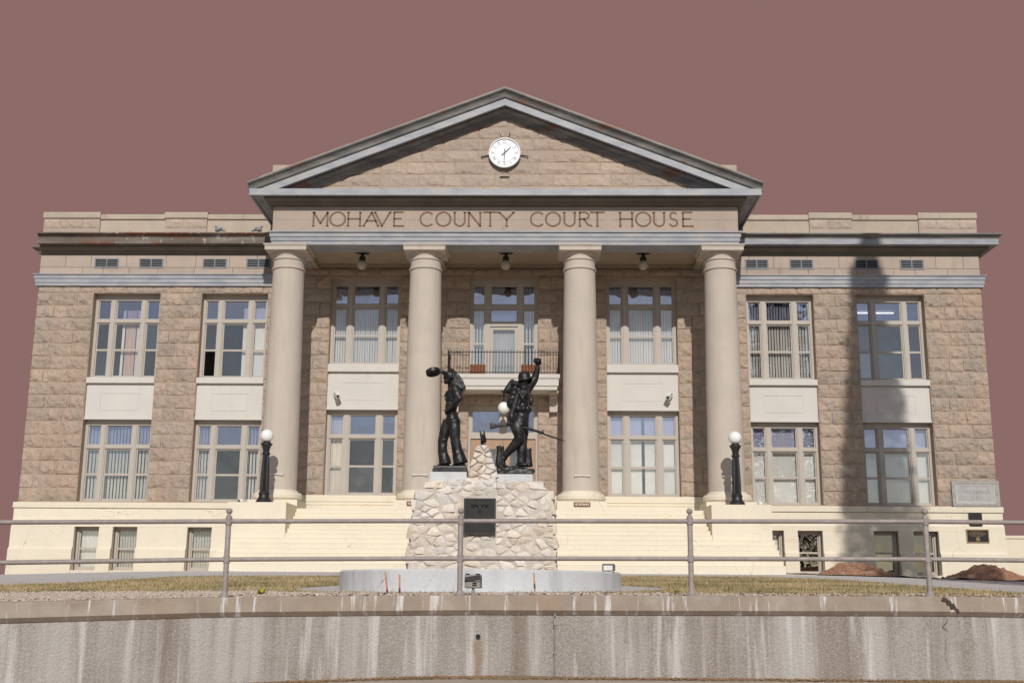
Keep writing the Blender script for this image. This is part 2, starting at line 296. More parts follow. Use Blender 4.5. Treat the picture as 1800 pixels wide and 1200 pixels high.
def glass(name, tint, refl, fac, wav=.02):
    m = bpy.data.materials.new(name); m.use_nodes = True; t = m.node_tree; t.nodes.clear(); N = t.nodes.new; L = t.links.new
    o = N('ShaderNodeOutputMaterial'); mixs = N('ShaderNodeMixShader'); tr = N('ShaderNodeBsdfTransparent'); gl = N('ShaderNodeBsdfGlossy')
    tr.inputs[0].default_value = (*tint, 1); gl.inputs[0].default_value = (*refl, 1); gl.inputs['Roughness'].default_value = .004
    fr = N('ShaderNodeFresnel'); fr.inputs[0].default_value = 1.52
    ma = N('ShaderNodeMath'); ma.operation = 'ADD'; ma.inputs[1].default_value = fac; ma.use_clamp = True; L(fr.outputs[0], ma.inputs[0])
    oi = N('ShaderNodeObjectInfo'); ma2 = N('ShaderNodeMath'); ma2.operation = 'MULTIPLY_ADD'; ma2.inputs[1].default_value = .09; L(oi.outputs['Random'], ma2.inputs[0]); L(ma.outputs[0], ma2.inputs[2])
    g = N('ShaderNodeNewGeometry'); n = N('ShaderNodeTexNoise'); n.inputs['Scale'].default_value = 1.4; n.inputs['Detail'].default_value = 1; L(g.outputs['Position'], n.inputs['Vector'])
    b = N('ShaderNodeBump'); b.inputs['Strength'].default_value = wav; b.inputs['Distance'].default_value = .5; L(n.outputs[0], b.inputs['Height']); L(b.outputs[0], gl.inputs['Normal'])
    L(ma2.outputs[0], mixs.inputs[0]); L(tr.outputs[0], mixs.inputs[1]); L(gl.outputs[0], mixs.inputs[2]); L(mixs.outputs[0], o.inputs[0]); return m
M['glass'] = glass('window_glass', (.96,.965,.97), (.95,.92,.90), .06)
M['transom'] = glass('tinted_transom_glass', (.90,.90,.96), (.84,.87,1.0), .20)
def emit(name, c, s):
    m = bpy.data.materials.new(name); m.use_nodes = True; t = m.node_tree; t.nodes.clear()
    o = t.nodes.new('ShaderNodeOutputMaterial'); e = t.nodes.new('ShaderNodeEmission'); e.inputs[0].default_value = c; e.inputs[1].default_value = s
    t.links.new(e.outputs[0], o.inputs[0]); return m
M['tube'] = emit('fluorescent_tube', (1, .97, .92, 1), 2.0)
M['sky'] = emit('mauve_sky', srgb(140, 107, 104), 1)

# ------------------------------------------------------------------ setting: sky, ground, road, walks
def dome(radius, cx, cy, n=48, m=20):
    b = MB(); vs = []; fs = []
    for j in range(m+1):
        e = R(-3)+R(93)*j/m
        for k in range(n+1):
            a = R(-100)+R(200)*k/n
            vs.append((cx+radius*math.cos(e)*math.sin(a), cy+radius*math.cos(e)*math.cos(a), radius*math.sin(e)))
    for j in range(m):
        for k in range(n): q = j*(n+1)+k; fs.append((q, q+1, q+n+2, q+n+1))
    return b.add(vs, fs)
dome(900, 0, -10).build('sky', M['sky'], kind='structure', fix=False)

# line of the retaining wall (x, y) and the height of its coping
WX = [-60,-20,-14,-9,-5.6,-3.06,0,3.1,6.3,7.4,14,20,60]
WYs = [-38,-30,-28.5,-27,-25.7,-24.85,-24.5,-24.5,-24.5,-24.55,-25.2,-26.2,-32]
WZ = [-1.3,-1.0,-.95,-.87,-.77,-.692,-.651,-.638,-.624,-.634,-.66,-.7,-.9]
_xs = np.linspace(-60, 60, 961); _k = np.ones(9)/9
_sm = lambda v: np.convolve(np.pad(np.interp(_xs, WX, v), 4, 'edge'), _k, 'valid')
_wy, _wz = _sm(WYs), _sm(WZ)
wy = lambda x: float(np.interp(x, _xs, _wy)); wz = lambda x: float(np.interp(x, _xs, _wz))
def ground(x, y):
    fr = wz(x)-.02; a = min(max((abs(x)-8)/9, 0), 1); bk = .015-.17*a*a*(3-2*a); md = bk-.11
    t = min(max((y-wy(x))/(-6.8-wy(x)), 0), 1)
    return fr+(md-fr)*t**1.3 if y < -6.8 else md+(bk-md)*min(1, (y+6.8)/6.3)

b = MB(); xs = list(np.linspace(-40, 40, 81)); ts = list(np.linspace(0, 1, 25))+[1.25, 1.6, 2.2, 4, 10, 30]
xs = [-900,-300,-120,-70]+xs+[70,120,300,900]
for x in xs:
    y0 = wy(x)+.25
    for t in ts:
        y = y0+(-6.6-y0)*t; b.v.append((x, y, ground(x, y)))
nt_ = len(ts)
for i in range(len(xs)-1):
    for j in range(nt_-1): b.f.append((i*nt_+j, (i+1)*nt_+j, (i+1)*nt_+j+1, i*nt_+j+1)); b.m.append(0)
b.build('ground', M['soil'], kind='structure', fix=False)

MC = (.05, -19.3)     # middle of the monument's ring
def strip(name, mtl, pts_fn, nx, ny, dz):
    b = MB()
    for i in range(nx+1):
        for j in range(ny+1):
            x, y = pts_fn(i/nx, j/ny); b.v.append((x, y, ground(x, y)+dz))
    for i in range(nx):
        for j in range(ny): q = i*(ny+1)+j; b.f.append((q, q+ny+1, q+ny+2, q+1)); b.m.append(0)
    return b.build(name, mtl, kind='structure', fix=False)
EX = [-30,-10,-8.72,-8.59,-8,-6.75,-3.9,0,7,8.2,8.56,8.88,8.95,30]; EY = [-16.6,-16.0,-14.9,-13.6,-11.3,-10.6,-10.4,-9.8,-9.3,-11,-12.4,-17,-20.8,-21.5]
edge = lambda x: float(np.interp(x, EX, EY))
backe = lambda x: float(np.interp(x, [-9,-8.5,8.5,9.2], [-1.6,-6.5,-6.5,-4.7]))
strip('path', M['concrete'], lambda u, v: (-26+52*u, edge(-26+52*u)*(1-v)+backe(-26+52*u)*v), 208, 14, .006)
strip('path', M['concrete'], lambda u, v: (MC[0]+(2.5+.75*v)*math.cos(2*math.pi*u), MC[1]+(2.5+.75*v)*math.sin(2*math.pi*u)), 48, 2, .008)

swz = lambda x: -1.715+min(0, x+.5)*.036+min(0, x+5)*.01
b = MB()
for i in range(len(_xs[::8])):
    x = _xs[::8][i]; z = swz(x)
    for o in (-.02, -.5, -1.9): b.v.append((x, wy(x)+o-.1, z-.02*(-o)))
n = len(_xs[::8])
for i in range(n-1):
    for j in range(2): b.f.append((i*3+j, i*3+j+1, (i+1)*3+j+1, (i+1)*3+j)); b.m.append(0)
b.build('sidewalk', M['walk'], kind='structure', fix=False)
b = MB()
pth = [(x, wy(x)-2.0) for x in _xs[::8]]
for i, (x, y) in enumerate(pth):
    z = swz(x)-.04
    b.v += [(x, y, z), (x, y-.15, z), (x, y-.15, z-.16)]
for i in range(len(pth)-1):
    for j in range(2): b.f.append((i*3+j, i*3+j+1, (i+1)*3+j+1, (i+1)*3+j)); b.m.append(0)
b.build('kerb', M['walk'], kind='structure', fix=False)
MB().add([(-900,-900,-2.3),(900,-900,-2.3),(900,-24.9,-2.15),(-900,-24.9,-2.15)], [(0,1,2,3)]).build('road', M['asphalt'], kind='structure', fix=False)

# ------------------------------------------------------------------ courthouse
CH = thing('courthouse', 'sandstone court house with four tall columns under a triangular pediment', 'building')
W = 17.0; AF = -3.05
# openings: wings (x0,x1) and the three bays behind the columns
WING = [(-14.97,-12.53), (-11.02,-8.62), (8.62,11.02), (12.53,14.97)]
WLO, WHI = (2.38, 5.30), (6.78, 9.88)
BAYS = [(-6.34,-3.80), (3.60,6.13)]
CLO, CHI = (2.64, 5.68), (7.29, 10.45)
CEN = (-1.30, 1.15)
holes = [(a, c, WLO[0], WHI[1]) for a, c in WING]+[(a, c, CLO[0], CHI[1]) for a, c in BAYS]
holes += [(CEN[0], CEN[1], 6.7, 10.45), (CEN[0], CEN[1], 1.95, 5.84)]
BASW = [(-14.88,-14.02), (-13.54,-12.69), (-10.95,-10.10), (-9.58,-8.73), (8.73,9.58), (10.05,10.90), (12.63,13.48), (13.98,14.84)]
b = MB(); b.holes(-W, W, -.3, 12.0, 0, holes+[(a, c, .02, 1.49) for a, c in BASW], .42)
b.box(-W, -W+.3, .42, 14, -.3, 12); b.box(W-.3, W, .42, 14, -.3, 12); b.box(-W+.3, W-.3, 13.7, 14, -.3, 12)
b.build('wall', M['mortar'], CH)
MB().box(-W+.3, W-.3, .42, 13.7, 11.55, 11.7).build('flat_roof', M['coping'], CH)

# -- rock faced stones: shared meshes, scaled
VAR = []
for k in range(16):
    us = [0,.035,.24,.5,.76,.965,1]; vs_ = [0,.07,.36,.68,.93,1]; vv = []; ff = []
    r_ = random.Random(k)
    ridge = r_.uniform(.35,.75); tilt = r_.uniform(-.3,.3)
    for i, u in enumerate(us):
        for j, v in enumerate(vs_):
            e = i in (0, 6) or j in (0, 5); e2 = i in (1, 5) or j in (1, 4)
            y = .25 if e else (-(.25+.25*r_.random()) if e2 else -(.45+.55*r_.random()*(1-.6*abs(v-ridge))+tilt*(u-.5)))
            vv.append((u-.5+(0 if e else r_.uniform(-.05,.05)*(.4 if e2 else 1)), y, v-.5+(0 if e else r_.uniform(-.05,.05)*(.5 if e2 else 1))))
    for i in range(6):
        for j in range(5): q = i*6+j; ff.append((q, q+6, q+7, q+1))
    me = bpy.data.meshes.new('rock_faced_stone'); me.from_pydata(vv, [], ff); me.materials.append(M['stone'])
    me.polygons.foreach_set('use_smooth', [True]*len(ff)); me.set_sharp_from_angle(angle=R(38)); VAR.append(me)
me = bpy.data.meshes.new('ashlar_block')
bv = .012
me.from_pydata([(-.5,.3,-.5),(.5,.3,-.5),(.5,.3,.5),(-.5,.3,.5),(-.5,-.8,-.5),(.5,-.8,-.5),(.5,-.8,.5),(-.5,-.8,.5),(-.5+bv,-1,-.5+bv*2),(.5-bv,-1,-.5+bv*2),(.5-bv,-1,.5-bv*2),(-.5+bv,-1,.5-bv*2)], [],
               [(0,1,5,4),(1,2,6,5),(2,3,7,6),(3,0,4,7),(4,5,9,8),(5,6,10,9),(6,7,11,10),(7,4,8,11),(8,9,10,11)])
me.materials.append(M['ashlar']); ASH = me
STONES = []          # (area, x, z, w, h, Y, depth)
def lay(x0, x1, z0, z1, Y, rows, pat, depth=.078, gap=.016, vis=1.0, first=0, pale=0):
    h = (z1-z0)/rows
    for r_ in range(rows):
        p = pat[(r_+first) % len(pat)]; p = [q*random.uniform(.88, 1.12) for q in p]; s_ = (x1-x0)/sum(p); x = x0
        for q in p:
            ww = q*s_; STONES.append((ww*h*vis, x+ww/2, z0+h*(r_+.5), ww-gap, h-gap, Y, depth*random.uniform(.7, 1.2), pale)); x += ww
for sgn in (-1, 1):
    seg = lambda a, c: (a, c) if sgn > 0 else (-c, -a)
    lay(*seg(14.97, 17.03), 2.36, 9.88, 0, 16, [[.75,.7,.6],[.5,.8,.75],[.7,.45,.9],[.6,.8,.65]])
    lay(*seg(11.02, 12.53), 2.36, 9.88, 0, 16, [[.75,.75],[.4,.75,.36]], first=1)
    lay(*seg(7.3, 8.62) if sgn > 0 else seg(7.3, 8.62), 2.62, 9.88, 0, 16, [[.6,.5],[.35,.75]], vis=.75)
    lay(*seg(7.9, 17.03), 9.885, 10.13, 0, 1, [[.9,.6,.8,.7,.9,.6,.75,.85,.7,.6,.8]], depth=.06)
    lay(*seg(6.13 if sgn > 0 else 6.34, 7.3), 2.64, 10.56, 0, 16, [[.5,.6],[.75,.4],[1.1]], vis=.55)
    lay(*seg(1.15 if sgn > 0 else 1.30, 3.60 if sgn > 0 else 3.80), 2.64, 10.56, 0, 16, [[.85,.8,.75],[.45,.9,.6,.5]], vis=.8)
lay(-7.3, 7.3, 10.565, 10.83, 0, 1, [[.8,.9,.7,1.0,.85,.9,.75,.95,.8,.9,1.0,.7,.85,.9]], vis=.5)
lay(-1.3, 1.15, 5.86, 6.14, 0, 1, [[.8,.8,.8]], vis=.5)
SL = (16.12-12.72)/8.65   # slope of the pediment
zbed = lambda x: 15.30-SL*abs(x)
z = 12.46; r_ = 0
while z < 15.2:
    hh = .43; xm = (15.34-z)/SL
    if xm > .2:
        n = max(1, round(2*xm/.95)); lay(-xm, xm, z, z+hh, AF+.1, 1, [[random.uniform(.6, 1.25) for _ in range(n)]], depth=.05, pale=1)
    z += hh
for a, c in ((-17.02,-14.94), (-12.53,-11.0), (11.0,12.55), (14.96,17.04)):
    lay(a, c, 12.32, 12.68, -.06, 1, [[.7,.9,.8]] if c-a > 1.8 else [[.7,.85]], depth=.035, pale=1)
STONES.sort(key=lambda s_: -s_[0])
PALE = []
for me in VAR:
    q = me.copy(); q.materials.clear(); q.materials.append(M['palestone']); PALE.append(q)
for k, (ar, x, z, ww, hh, Y, dp, pl_) in enumerate(STONES[:300]):
    o = bpy.data.objects.new('rock_faced_stone', (PALE if pl_ else VAR)[k*7 % 16]); COL.objects.link(o); o.parent = CH
    o.location = (x, Y, z); o.scale = (ww*(-1 if k % 3 == 0 else 1), dp, hh*(-1 if k % 5 == 0 else 1))
b = MB()
for k, (ar, x, z, ww, hh, Y, dp, pl_) in enumerate(STONES[300:]):
    me = VAR[k*5 % 16]; b.c = pl_; b.add([(x+v.co.x*ww, Y+v.co.y*dp, z+v.co.z*hh) for v in me.vertices], [tuple(p.vertices) for p in me.polygons])
if b.v: b.build('rock_faced_stones', [M['stone'], M['palestone']], CH, smooth=38, kind='stuff')

# -- smooth ashlar of the wing friezes
def ash(x, z, ww, hh, Y=0, d=.05):
    o = bpy.data.objects.new('ashlar_block', ASH); COL.objects.link(o); o.parent = CH; o.location = (x, Y, z); o.scale = (ww, d, hh)
VENT = [(-15.02,-14.13), (-13.39,-12.50), (-11.06,-10.17), (-9.46,-8.57), (8.61,9.46), (10.21,11.07), (12.55,13.41), (14.17,15.03)]
for sgn in (-1, 1):
    for row, (za, zb) in enumerate(((10.56, 10.83), (10.83, 11.32))):
        x = 7.9
        while x < 16.9:
            ww = min(random.uniform(.75, 1.5), 17.02-x)
            if 17.02-x-ww < .4: ww = 17.02-x
            cx = sgn*(x+ww/2); ash(cx, (za+zb)/2, ww-.008, zb-za-.008); x += ww
for a, c in VENT:
    v = MB(); v.holes(a, c, 10.80, 11.17, -.075, [(a+.045, (a+c)/2-.02, 10.845, 11.125), ((a+c)/2+.02, c-.045, 10.845, 11.125)], .05)
    vo = v.build('vent', M['vent'], CH)
    MB().box(a+.04, c-.04, -.052, -.051, 10.84, 11.13).build('vent_recess', M['dark'], vo)
    for s_ in range(4):
        z = 10.868+s_*.067
        MB().add([(a+.045,-.058,z),(c-.045,-.058,z),(c-.045,-.082,z-.022),(a+.045,-.082,z-.022),(a+.045,-.058,z+.006),(c-.045,-.058,z+.006),(c-.045,-.082,z-.012),(a+.045,-.082,z-.012)],
                 [(0,1,2,3),(4,5,6,7),(3,2,6,7),(0,1,5,4)]).build('louvre', M['vent'], vo)

# -- string course, cornice and parapet of the wings
STR = [(0,10.13),(.10,10.13),(.10,10.24),(.125,10.245),(.125,10.39),(.155,10.395),(.155,10.52),(.20,10.53),(.20,10.56),(0,10.58)]
CORB = [(0,11.28),(.06,11.28),(.06,11.34),(.12,11.36),(.12,11.42),(.30,11.52),(.30,11.585),(0,11.585)]          # bed mouldings
CORF = [(0,11.59),(.56,11.59),(.57,11.78),(.50,11.785),(0,11.785)]                                              # fascia
CORC = [(0,11.79),(.53,11.79),(.535,11.82),(.55,11.86),(.60,11.90),(.675,11.925),(.69,11.93),(.69,11.97),(.60,11.98),(0,12.05)] # crown
MB().sweep(STR, [(-W, 1.2), (-W, 0), (-7.9, 0)][::1]).build('string_course', M['metal'], CH)
MB().sweep(STR, [(7.9, 0), (W, 0), (W, 1.2)]).build('string_course', M['metal'], CH)
MB().sweep(CORB, [(-W, 1.2), (-W, 0), (-7.9, 0)]).build('cornice_bed', M['bed'], CH)
MB().sweep(CORB, [(7.9, 0), (W+.02, 0), (W+.02, 8)]).build('cornice_bed', M['bed'], CH)
MB().sweep(CORF, [(-W+.03, 0), (-7.9, 0)]).build('cornice_fascia', M['rusty'], CH, label='rust-stained fascia of the left wing cornice')
MB().sweep(CORC, [(-W+.03, 0), (-7.9, 0)]).build('cornice_crown', M['rusty'], CH, label='rusted crown of the left wing cornice')
MB().sweep(CORF, [(7.9, 0), (W, 0), (W, 8)]).build('cornice_fascia', M['metal'], CH)
MB().sweep(CORC, [(7.9, 0), (W, 0), (W, 8)]).build('cornice_crown', M['cornice'], CH)
for sgn in (-1, 1):
    sg = lambda a, c: (a, c) if sgn > 0 else (-c, -a)
    for a, c, tall in ((14.95, 17.03, 1), (12.54, 14.95, 0), (11.0, 12.54, 1), (7.9, 11.0, 0)):
        x0, x1 = sg(a, c); y = -.05 if tall else 0
        MB().box(x0+.004, x1-.004, y, .45, 12.0, 12.69 if tall else 12.66).build('parapet', M['ashlar' if tall else 'coping'], CH)
        MB().sweep([(-.5,12.695),(.045,12.695),(.06,12.72),(.06,12.89),(.03,12.93),(-.5,12.93)] if tall else [(-.5,12.665),(.05,12.665),(.06,12.69),(.06,12.82),(.03,12.86),(-.5,12.86)],
                   [(x0-(.02 if tall else -.006), y), (x1+(.02 if tall else -.006), y)]).build('parapet_cap', M['coping'], CH)

# -- painted base of the wings
def base_piece(x0, x1, z0, z1, p):
    return MB().sweep(p, [(x0, 0), (x1, 0)]).build('plinth', M['cream'], CH)
for sgn in (-1, 1):
    x0, x1 = (-17.1, -8.0) if sgn < 0 else (8.0, 17.1)
    base_piece(x0, x1, 0, 0, [(-.05,1.50),(.16,1.50),(.16,1.66),(.10,1.72),(.08,1.76),(.08,2.13),(-.05,2.13)])
    MB().sweep([(-.05,2.135),(.12,2.14),(.13,2.15),(.13,2.31),(.11,2.335),(-.05,2.35)], [(x0-.03, 0), (x1+.03, 0)]).build('plinth_cap', M['cream'], CH)
    ws = sorted([h for h in BASW if (h[0] > 0) == (sgn > 0)]); e = x0
    prof = [(-.05,-.35),(.32,-.35),(.28,.72),(.20,.80),(.18,1.495),(-.05,1.495)]
    for h in ws+[(x1, x1)]:
        MB().sweep(prof, [(e, 0), (h[0], 0)]).build('plinth', M['cream'], CH); e = h[1]
        if h[1] > h[0]: MB().box(h[0], h[1], -.26, .1, -.35, .015).build('basement_sill', M['cream'], CH)

# -- windows
def slats(b, x0, x1, z0, z1, Y, sp, wd, ang):
    n = max(1, int((x1-x0)/sp)); c, s_ = math.cos(R(ang))*wd/2, math.sin(R(ang))*wd/2
    for i in range(n):
        x = x0+(i+.5)*(x1-x0)/n+random.uniform(-.004, .004)
        b.add([(x-c,Y-s_,z0),(x+c,Y+s_,z0),(x+c,Y+s_,z1),(x-c,Y-s_,z1)], [(0,1,2,3)])
def window(x0, x1, z0, z1, Yf, fix, panes, tall_tr, blinds=None, name='window', room=4.0, lights=False, skip=(), rooms=True):
    # fix: openings of the fixed frame; panes: glass rectangles (x0,x1,z0,z1)
    b = MB(); b.holes(x0, x1, z0, z1, Yf, fix, .12)
    wo_ = b.build(name, M['frame'], CH)
    b = MB(); b.holes(x0+.02, x1-.02, z0+.02, z1-.02, Yf+.05, panes, .05); b.build('sash', M['frame'], wo_)
    for k, (a, c, d, e) in enumerate(panes):
        if k in skip: continue
        MB().box(a-.01, c+.01, Yf+.072, Yf+.078, d-.01, e+.01).build('pane', M['transom' if d >= tall_tr else 'glass'], wo_)
    for typ, a, c, kw in (blinds or []):
        b = MB(); xa, xb = x0+(x1-x0)*a, x0+(x1-x0)*c; zt = kw.get('top', z1-.12); zb = kw.get('bot', z0+.06); Yb = Yf+kw.get('off', .22)
        if typ == 'slats': slats(b, xa, xb, zb, zt, Yb, kw.get('sp', .1), kw.get('w', .088), kw.get('ang', 60)); b.build('vertical_blinds', M['blind'], wo_, kind='stuff', fix=False)
        else:
            n = max(4, int((xb-xa)/.03))
            for i in range(n+1):
                x = xa+(xb-xa)*i/n; y = Yb+.02*math.sin(i*1.3)+.006*math.sin(i*.45); b.v += [(x, y, zb), (x, y, zt)]
            for i in range(n): b.f.append((2*i, 2*i+2, 2*i+3, 2*i+1)); b.m.append(0)
            b.build('curtain', M[kw.get('mat', 'curtain')], wo_, smooth=180, fix=False)  # the balcony door's grey reflection sheet is built here too
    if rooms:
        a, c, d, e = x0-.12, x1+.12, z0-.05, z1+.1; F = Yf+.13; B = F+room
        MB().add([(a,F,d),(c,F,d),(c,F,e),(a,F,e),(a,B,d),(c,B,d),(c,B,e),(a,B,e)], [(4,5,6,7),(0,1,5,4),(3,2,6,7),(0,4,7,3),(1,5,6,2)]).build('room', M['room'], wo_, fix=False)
        if lights:
            for yy in (2.4,): MB().box(x0+.3, x1-.2, F+yy, F+yy+.10, e-.10, e-.06).build('ceiling_tube', M['tube'], wo_)
    return wo_
def triple(x0, x1, z0, z1, blinds=None, Yf=.30, skip=(), lights=False, head=.24, tr=.64, **kw):
    k = (x1-x0)/2.44; j, s_, m_, c_ = .10*k, .46*k, .20*k, .92*k     # fixed frame
    cols = [(x0+j, x0+j+s_), (x0+j+s_+m_, x0+j+s_+m_+c_), (x1-j-s_, x1-j)]
    zt1 = z1-head+.03; zt0 = zt1-tr-.06; zs1 = zt0-.13; zs0 = z0+.06
    fix = [(a, c, zt0, zt1) for a, c in cols]+[(a, c, zs0, zs1) for a, c in cols]
    ins = .035; st = .04
    zm = (zs0+zs1)/2
    panes = [(a+ins, c-ins, zt0+.03, zt1-.03) for a, c in cols]+[(a+st, c-st, zm+.035, zs1-.045) for a, c in cols]+[(a+st, c-st, zs0+.06, zm-.035) for a, c in cols]
    o = window(x0, x1, z0, z1, Yf, fix, panes, zt0, blinds, skip=skip, lights=lights, **kw)
    for q in ((cols[0][1]+cols[1][0])/2, (cols[1][1]+cols[2][0])/2):
        MB().box(q-.055, q+.055, Yf-.03, Yf-.002, z0+.02, z1-head+.02).build('mullion', M['frame'], o)
    MB().box(x0+.02, x1-.02, Yf-.012, Yf-.003, zt0-.115, zt0-.01).build('transom_bar', M['frame'], o)
    return o
S_ = lambda a, c, **k: ('slats', a, c, k); C_ = lambda a, c, **k: ('curtain', a, c, k)
# left wing
triple(*WING[0], *WHI, [S_(.38,.45, sp=.09, ang=20, top=9.35), C_(.45,.60, mat='pink', top=9.35), S_(.60,.66, sp=.09, ang=20, top=9.35)])
triple(*WING[1], *WHI, [S_(.60,1.0, sp=.075, ang=8, top=9.45)], skip=(6,))
triple(*WING[0], *WLO, [S_(.05,.97, sp=.115, ang=52, top=5.05)])
triple(*WING[1], *WLO, [S_(.03,.26, sp=.10, ang=48, top=5.0), S_(.75,.99, sp=.10, ang=48, top=5.0)])
# right wing
triple(*WING[2], *WHI, [S_(.02,.98, sp=.10, ang=-48, top=9.6)])
triple(*WING[3], *WHI, [], lights=True)
triple(*WING[2], *WLO, [S_(.0,1.0, sp=.085, w=.10, ang=-10)])
triple(*WING[3], *WLO, [S_(.0,1.0, sp=.085, w=.10, ang=-10)])
# bays behind the columns
triple(*BAYS[0], *CHI, [S_(.02,.98, sp=.09, ang=40)], head=.22)
triple(*BAYS[1], *CHI, [S_(.02,.98, sp=.09, ang=-30)], head=.22)
triple(*BAYS[0], *CLO, [C_(.04,.24)], head=.22)
triple(*BAYS[1], *CLO, [S_(.0,.485, sp=.085, w=.10, ang=-10), S_(.53,.94, sp=.085, w=.10, ang=-10)], head=.22)
def spandrel(x0, x1, z0, z1, zs, Y=-.0):
    w_ = x1-x0; a, c = x0+w_*.22, x1-w_*.22; d, e = z0+(z1-z0)*.22, z1-(z1-z0)*.28
    o = MB().box(x0, x1, .10, .4, z0, z1).build('spandrel_panel', M['panel'], CH)
    MB().holes(x0+.03, x1-.03, z0+.05, z1-.03, .088, [(a, c, d, e)], .011, back=False).build('panel_border', M['panel'], o)
    MB().box(a+.02, c-.02, .090, .0995, d+.02, e-.02).build('panel_field', M['panel'], o)
    MB().box(x0, x1, .05, .099, z0-.03, z0+.045).build('panel_rail', M['panel'], o)
    MB().sweep([(-.4,z1+.004),(.015,z1+.004),(.03,z1+.02),(.03,zs-.03),(.01,zs-.005),(-.4,zs)], [(x0+.003, 0), (x1-.003, 0)]).build('window_sill', M['panel'], CH)
for a, c in WING: spandrel(a, c, WLO[1], 6.56, WHI[0])
for a, c in BAYS: spandrel(a, c, CLO[1], 7.00, CHI[0])
for k, (a, c) in enumerate(BASW):
    z0, z1 = .02, 1.49; j = .07
    bl = {0: [C_(.0,1., mat='blind')], 1: [S_(.0,1., sp=.09, ang=55)], 2: [S_(.0,1., sp=.09, ang=50)], 4: [C_(.0,1., mat='blind')]}.get(k, [])
    window(a, c, z0, z1, .12, [(a+j, c-j, z0+j, z1-j)], [(a+j+.04, c-j-.04, .79, z1-j-.05), (a+j+.04, c-j-.04, z0+j+.05, .73)], 99, bl, name='basement_window', room=2.0)

# centre bay: balcony door above, entrance doors below
x0, x1 = CEN; cw = [(x0+.10, x0+.54), (x0+.74, x1-.74), (x1-.54, x1-.10)]
z0, z1 = 6.70, 10.45
fix = [(a, c, 9.52, 10.24) for a, c in cw]+[(cw[0][0], cw[0][1], 6.80, 9.36), (cw[2][0], cw[2][1], 6.80, 9.36), (cw[1][0], cw[1][1], 8.88, 9.36), (cw[1][0]-.02, cw[1][1]+.02, 6.75, 8.72)]
pn = [(a+.035, c-.035, 9.56, 10.20) for a, c in cw]+[(cw[1][0]+.03, cw[1][1]-.03, 8.91, 9.33)]
pn += [(a+.04, c-.04, 8.12, 9.31) for a, c in (cw[0], cw[2])]+[(a+.04, c-.04, 7.2, 8.05) for a, c in (cw[0], cw[2])]+[(cw[1][0]+.10, cw[1][1]-.10, 6.95, 8.60)]
window(x0, x1, z0, z1, .2, fix, pn, 8.9, [S_(.04,.26, sp=.1, ang=45), S_(.76,.96, sp=.1, ang=45), C_(.28,.72, mat='greycloth', top=8.75)], name='balcony_door_window')  # grey sheet behind the door pane imitates its reflection
z0, z1 = 1.95, 5.84; xm = (x0+x1)/2
dw = window(x0, x1, z0, z1, .2, [(x0+.10, xm-.10, 4.86, 5.66), (xm+.10, x1-.10, 4.86, 5.66), (x0+.08, x1-.08, 1.97, 4.66)],
       [(x0+.14, xm-.13, 4.89, 5.63), (xm+.13, x1-.14, 4.89, 5.63), (x0+.08, x1-.08, 1.97, 4.66)], 4.8, [], name='entrance_doorway', skip=(2,))
for a, c, hx in ((x0+.09, xm-.006, xm-.12), (xm+.006, x1-.09, xm+.12)):
    lf = MB().holes(a, c, 1.98, 4.65, .26, [(a+.24, c-.24, 2.75, 4.30), (a+.24, c-.24, 2.15, 2.6)], .06).build('door_leaf', M['wood'], dw)
    MB().box(a+.23, c-.23, .285, .292, 2.74, 4.31).build('door_pane', M['glass'], dw)
    MB().box(a+.23, c-.23, .28, .30, 2.14, 2.61).build('door_panel', M['wood'], dw)
    MB().tube([(hx,.24,2.9),(hx,.20,2.9),(hx,.20,3.2),(hx,.24,3.2)], .012, 8).build('door_handle', M['galv'], dw)

# -- portico: floor, steps, cheek blocks
MB().box(-8.3, 8.3, -3.3, -.02, -.3, 1.945).build('portico_floor', M['cream'], CH)
MB().sweep([(-.05,2.30),(.06,2.30),(.06,2.40),(.09,2.41),(.09,2.60),(.07,2.63),(-.05,2.63)], [(-8.0, 0), (CEN[0], 0)]).build('wall_base', M['cream'], CH)
MB().sweep([(-.05,2.30),(.06,2.30),(.06,2.40),(.09,2.41),(.09,2.60),(.07,2.63),(-.05,2.63)], [(CEN[1], 0), (8.0, 0)]).build('wall_base', M['cream'], CH)
MB().box(-8.0, CEN[0], -.04, -.001, 1.946, 2.299).build('wall_base', M['cream'], CH); MB().box(CEN[1], 8.0, -.04, -.001, 1.946, 2.299).build('wall_base', M['cream'], CH)
for i in range(6):       # upper flight between the cheek blocks
    zt = 1.10+i*.141
    MB().sweep([(-(-3.301+4.9-i*.265),zt-.14),(0,zt-.14),(0,zt-.024),(.005,zt-.02),(.005,zt-.004),(.002,zt),(-(-3.301+4.9-i*.265),zt)], [(-6.55, -4.9+i*.265), (6.40, -4.9+i*.265)]).build('step', M['cream'], CH)
for i in range(6):       # lower flight in front of them
    zt = .16+i*.158; y = -6.6+i*.285; zb_ = zt-.157 if i else -.35
    MB().sweep([(-(-4.905-y),zb_),(0,zb_),(0,zt-.024),(.005,zt-.02),(.005,zt-.004),(.002,zt),(-(-4.905-y),zt)], [(-8.36, y), (8.22, y)]).build('step', M['cream'], CH)
for a, c in ((-8.36,-6.56), (6.41,8.22)):
    MB().box(a, c, -4.9, -3.302, -.3, 2.02).build('cheek_block', M['cream'], CH)

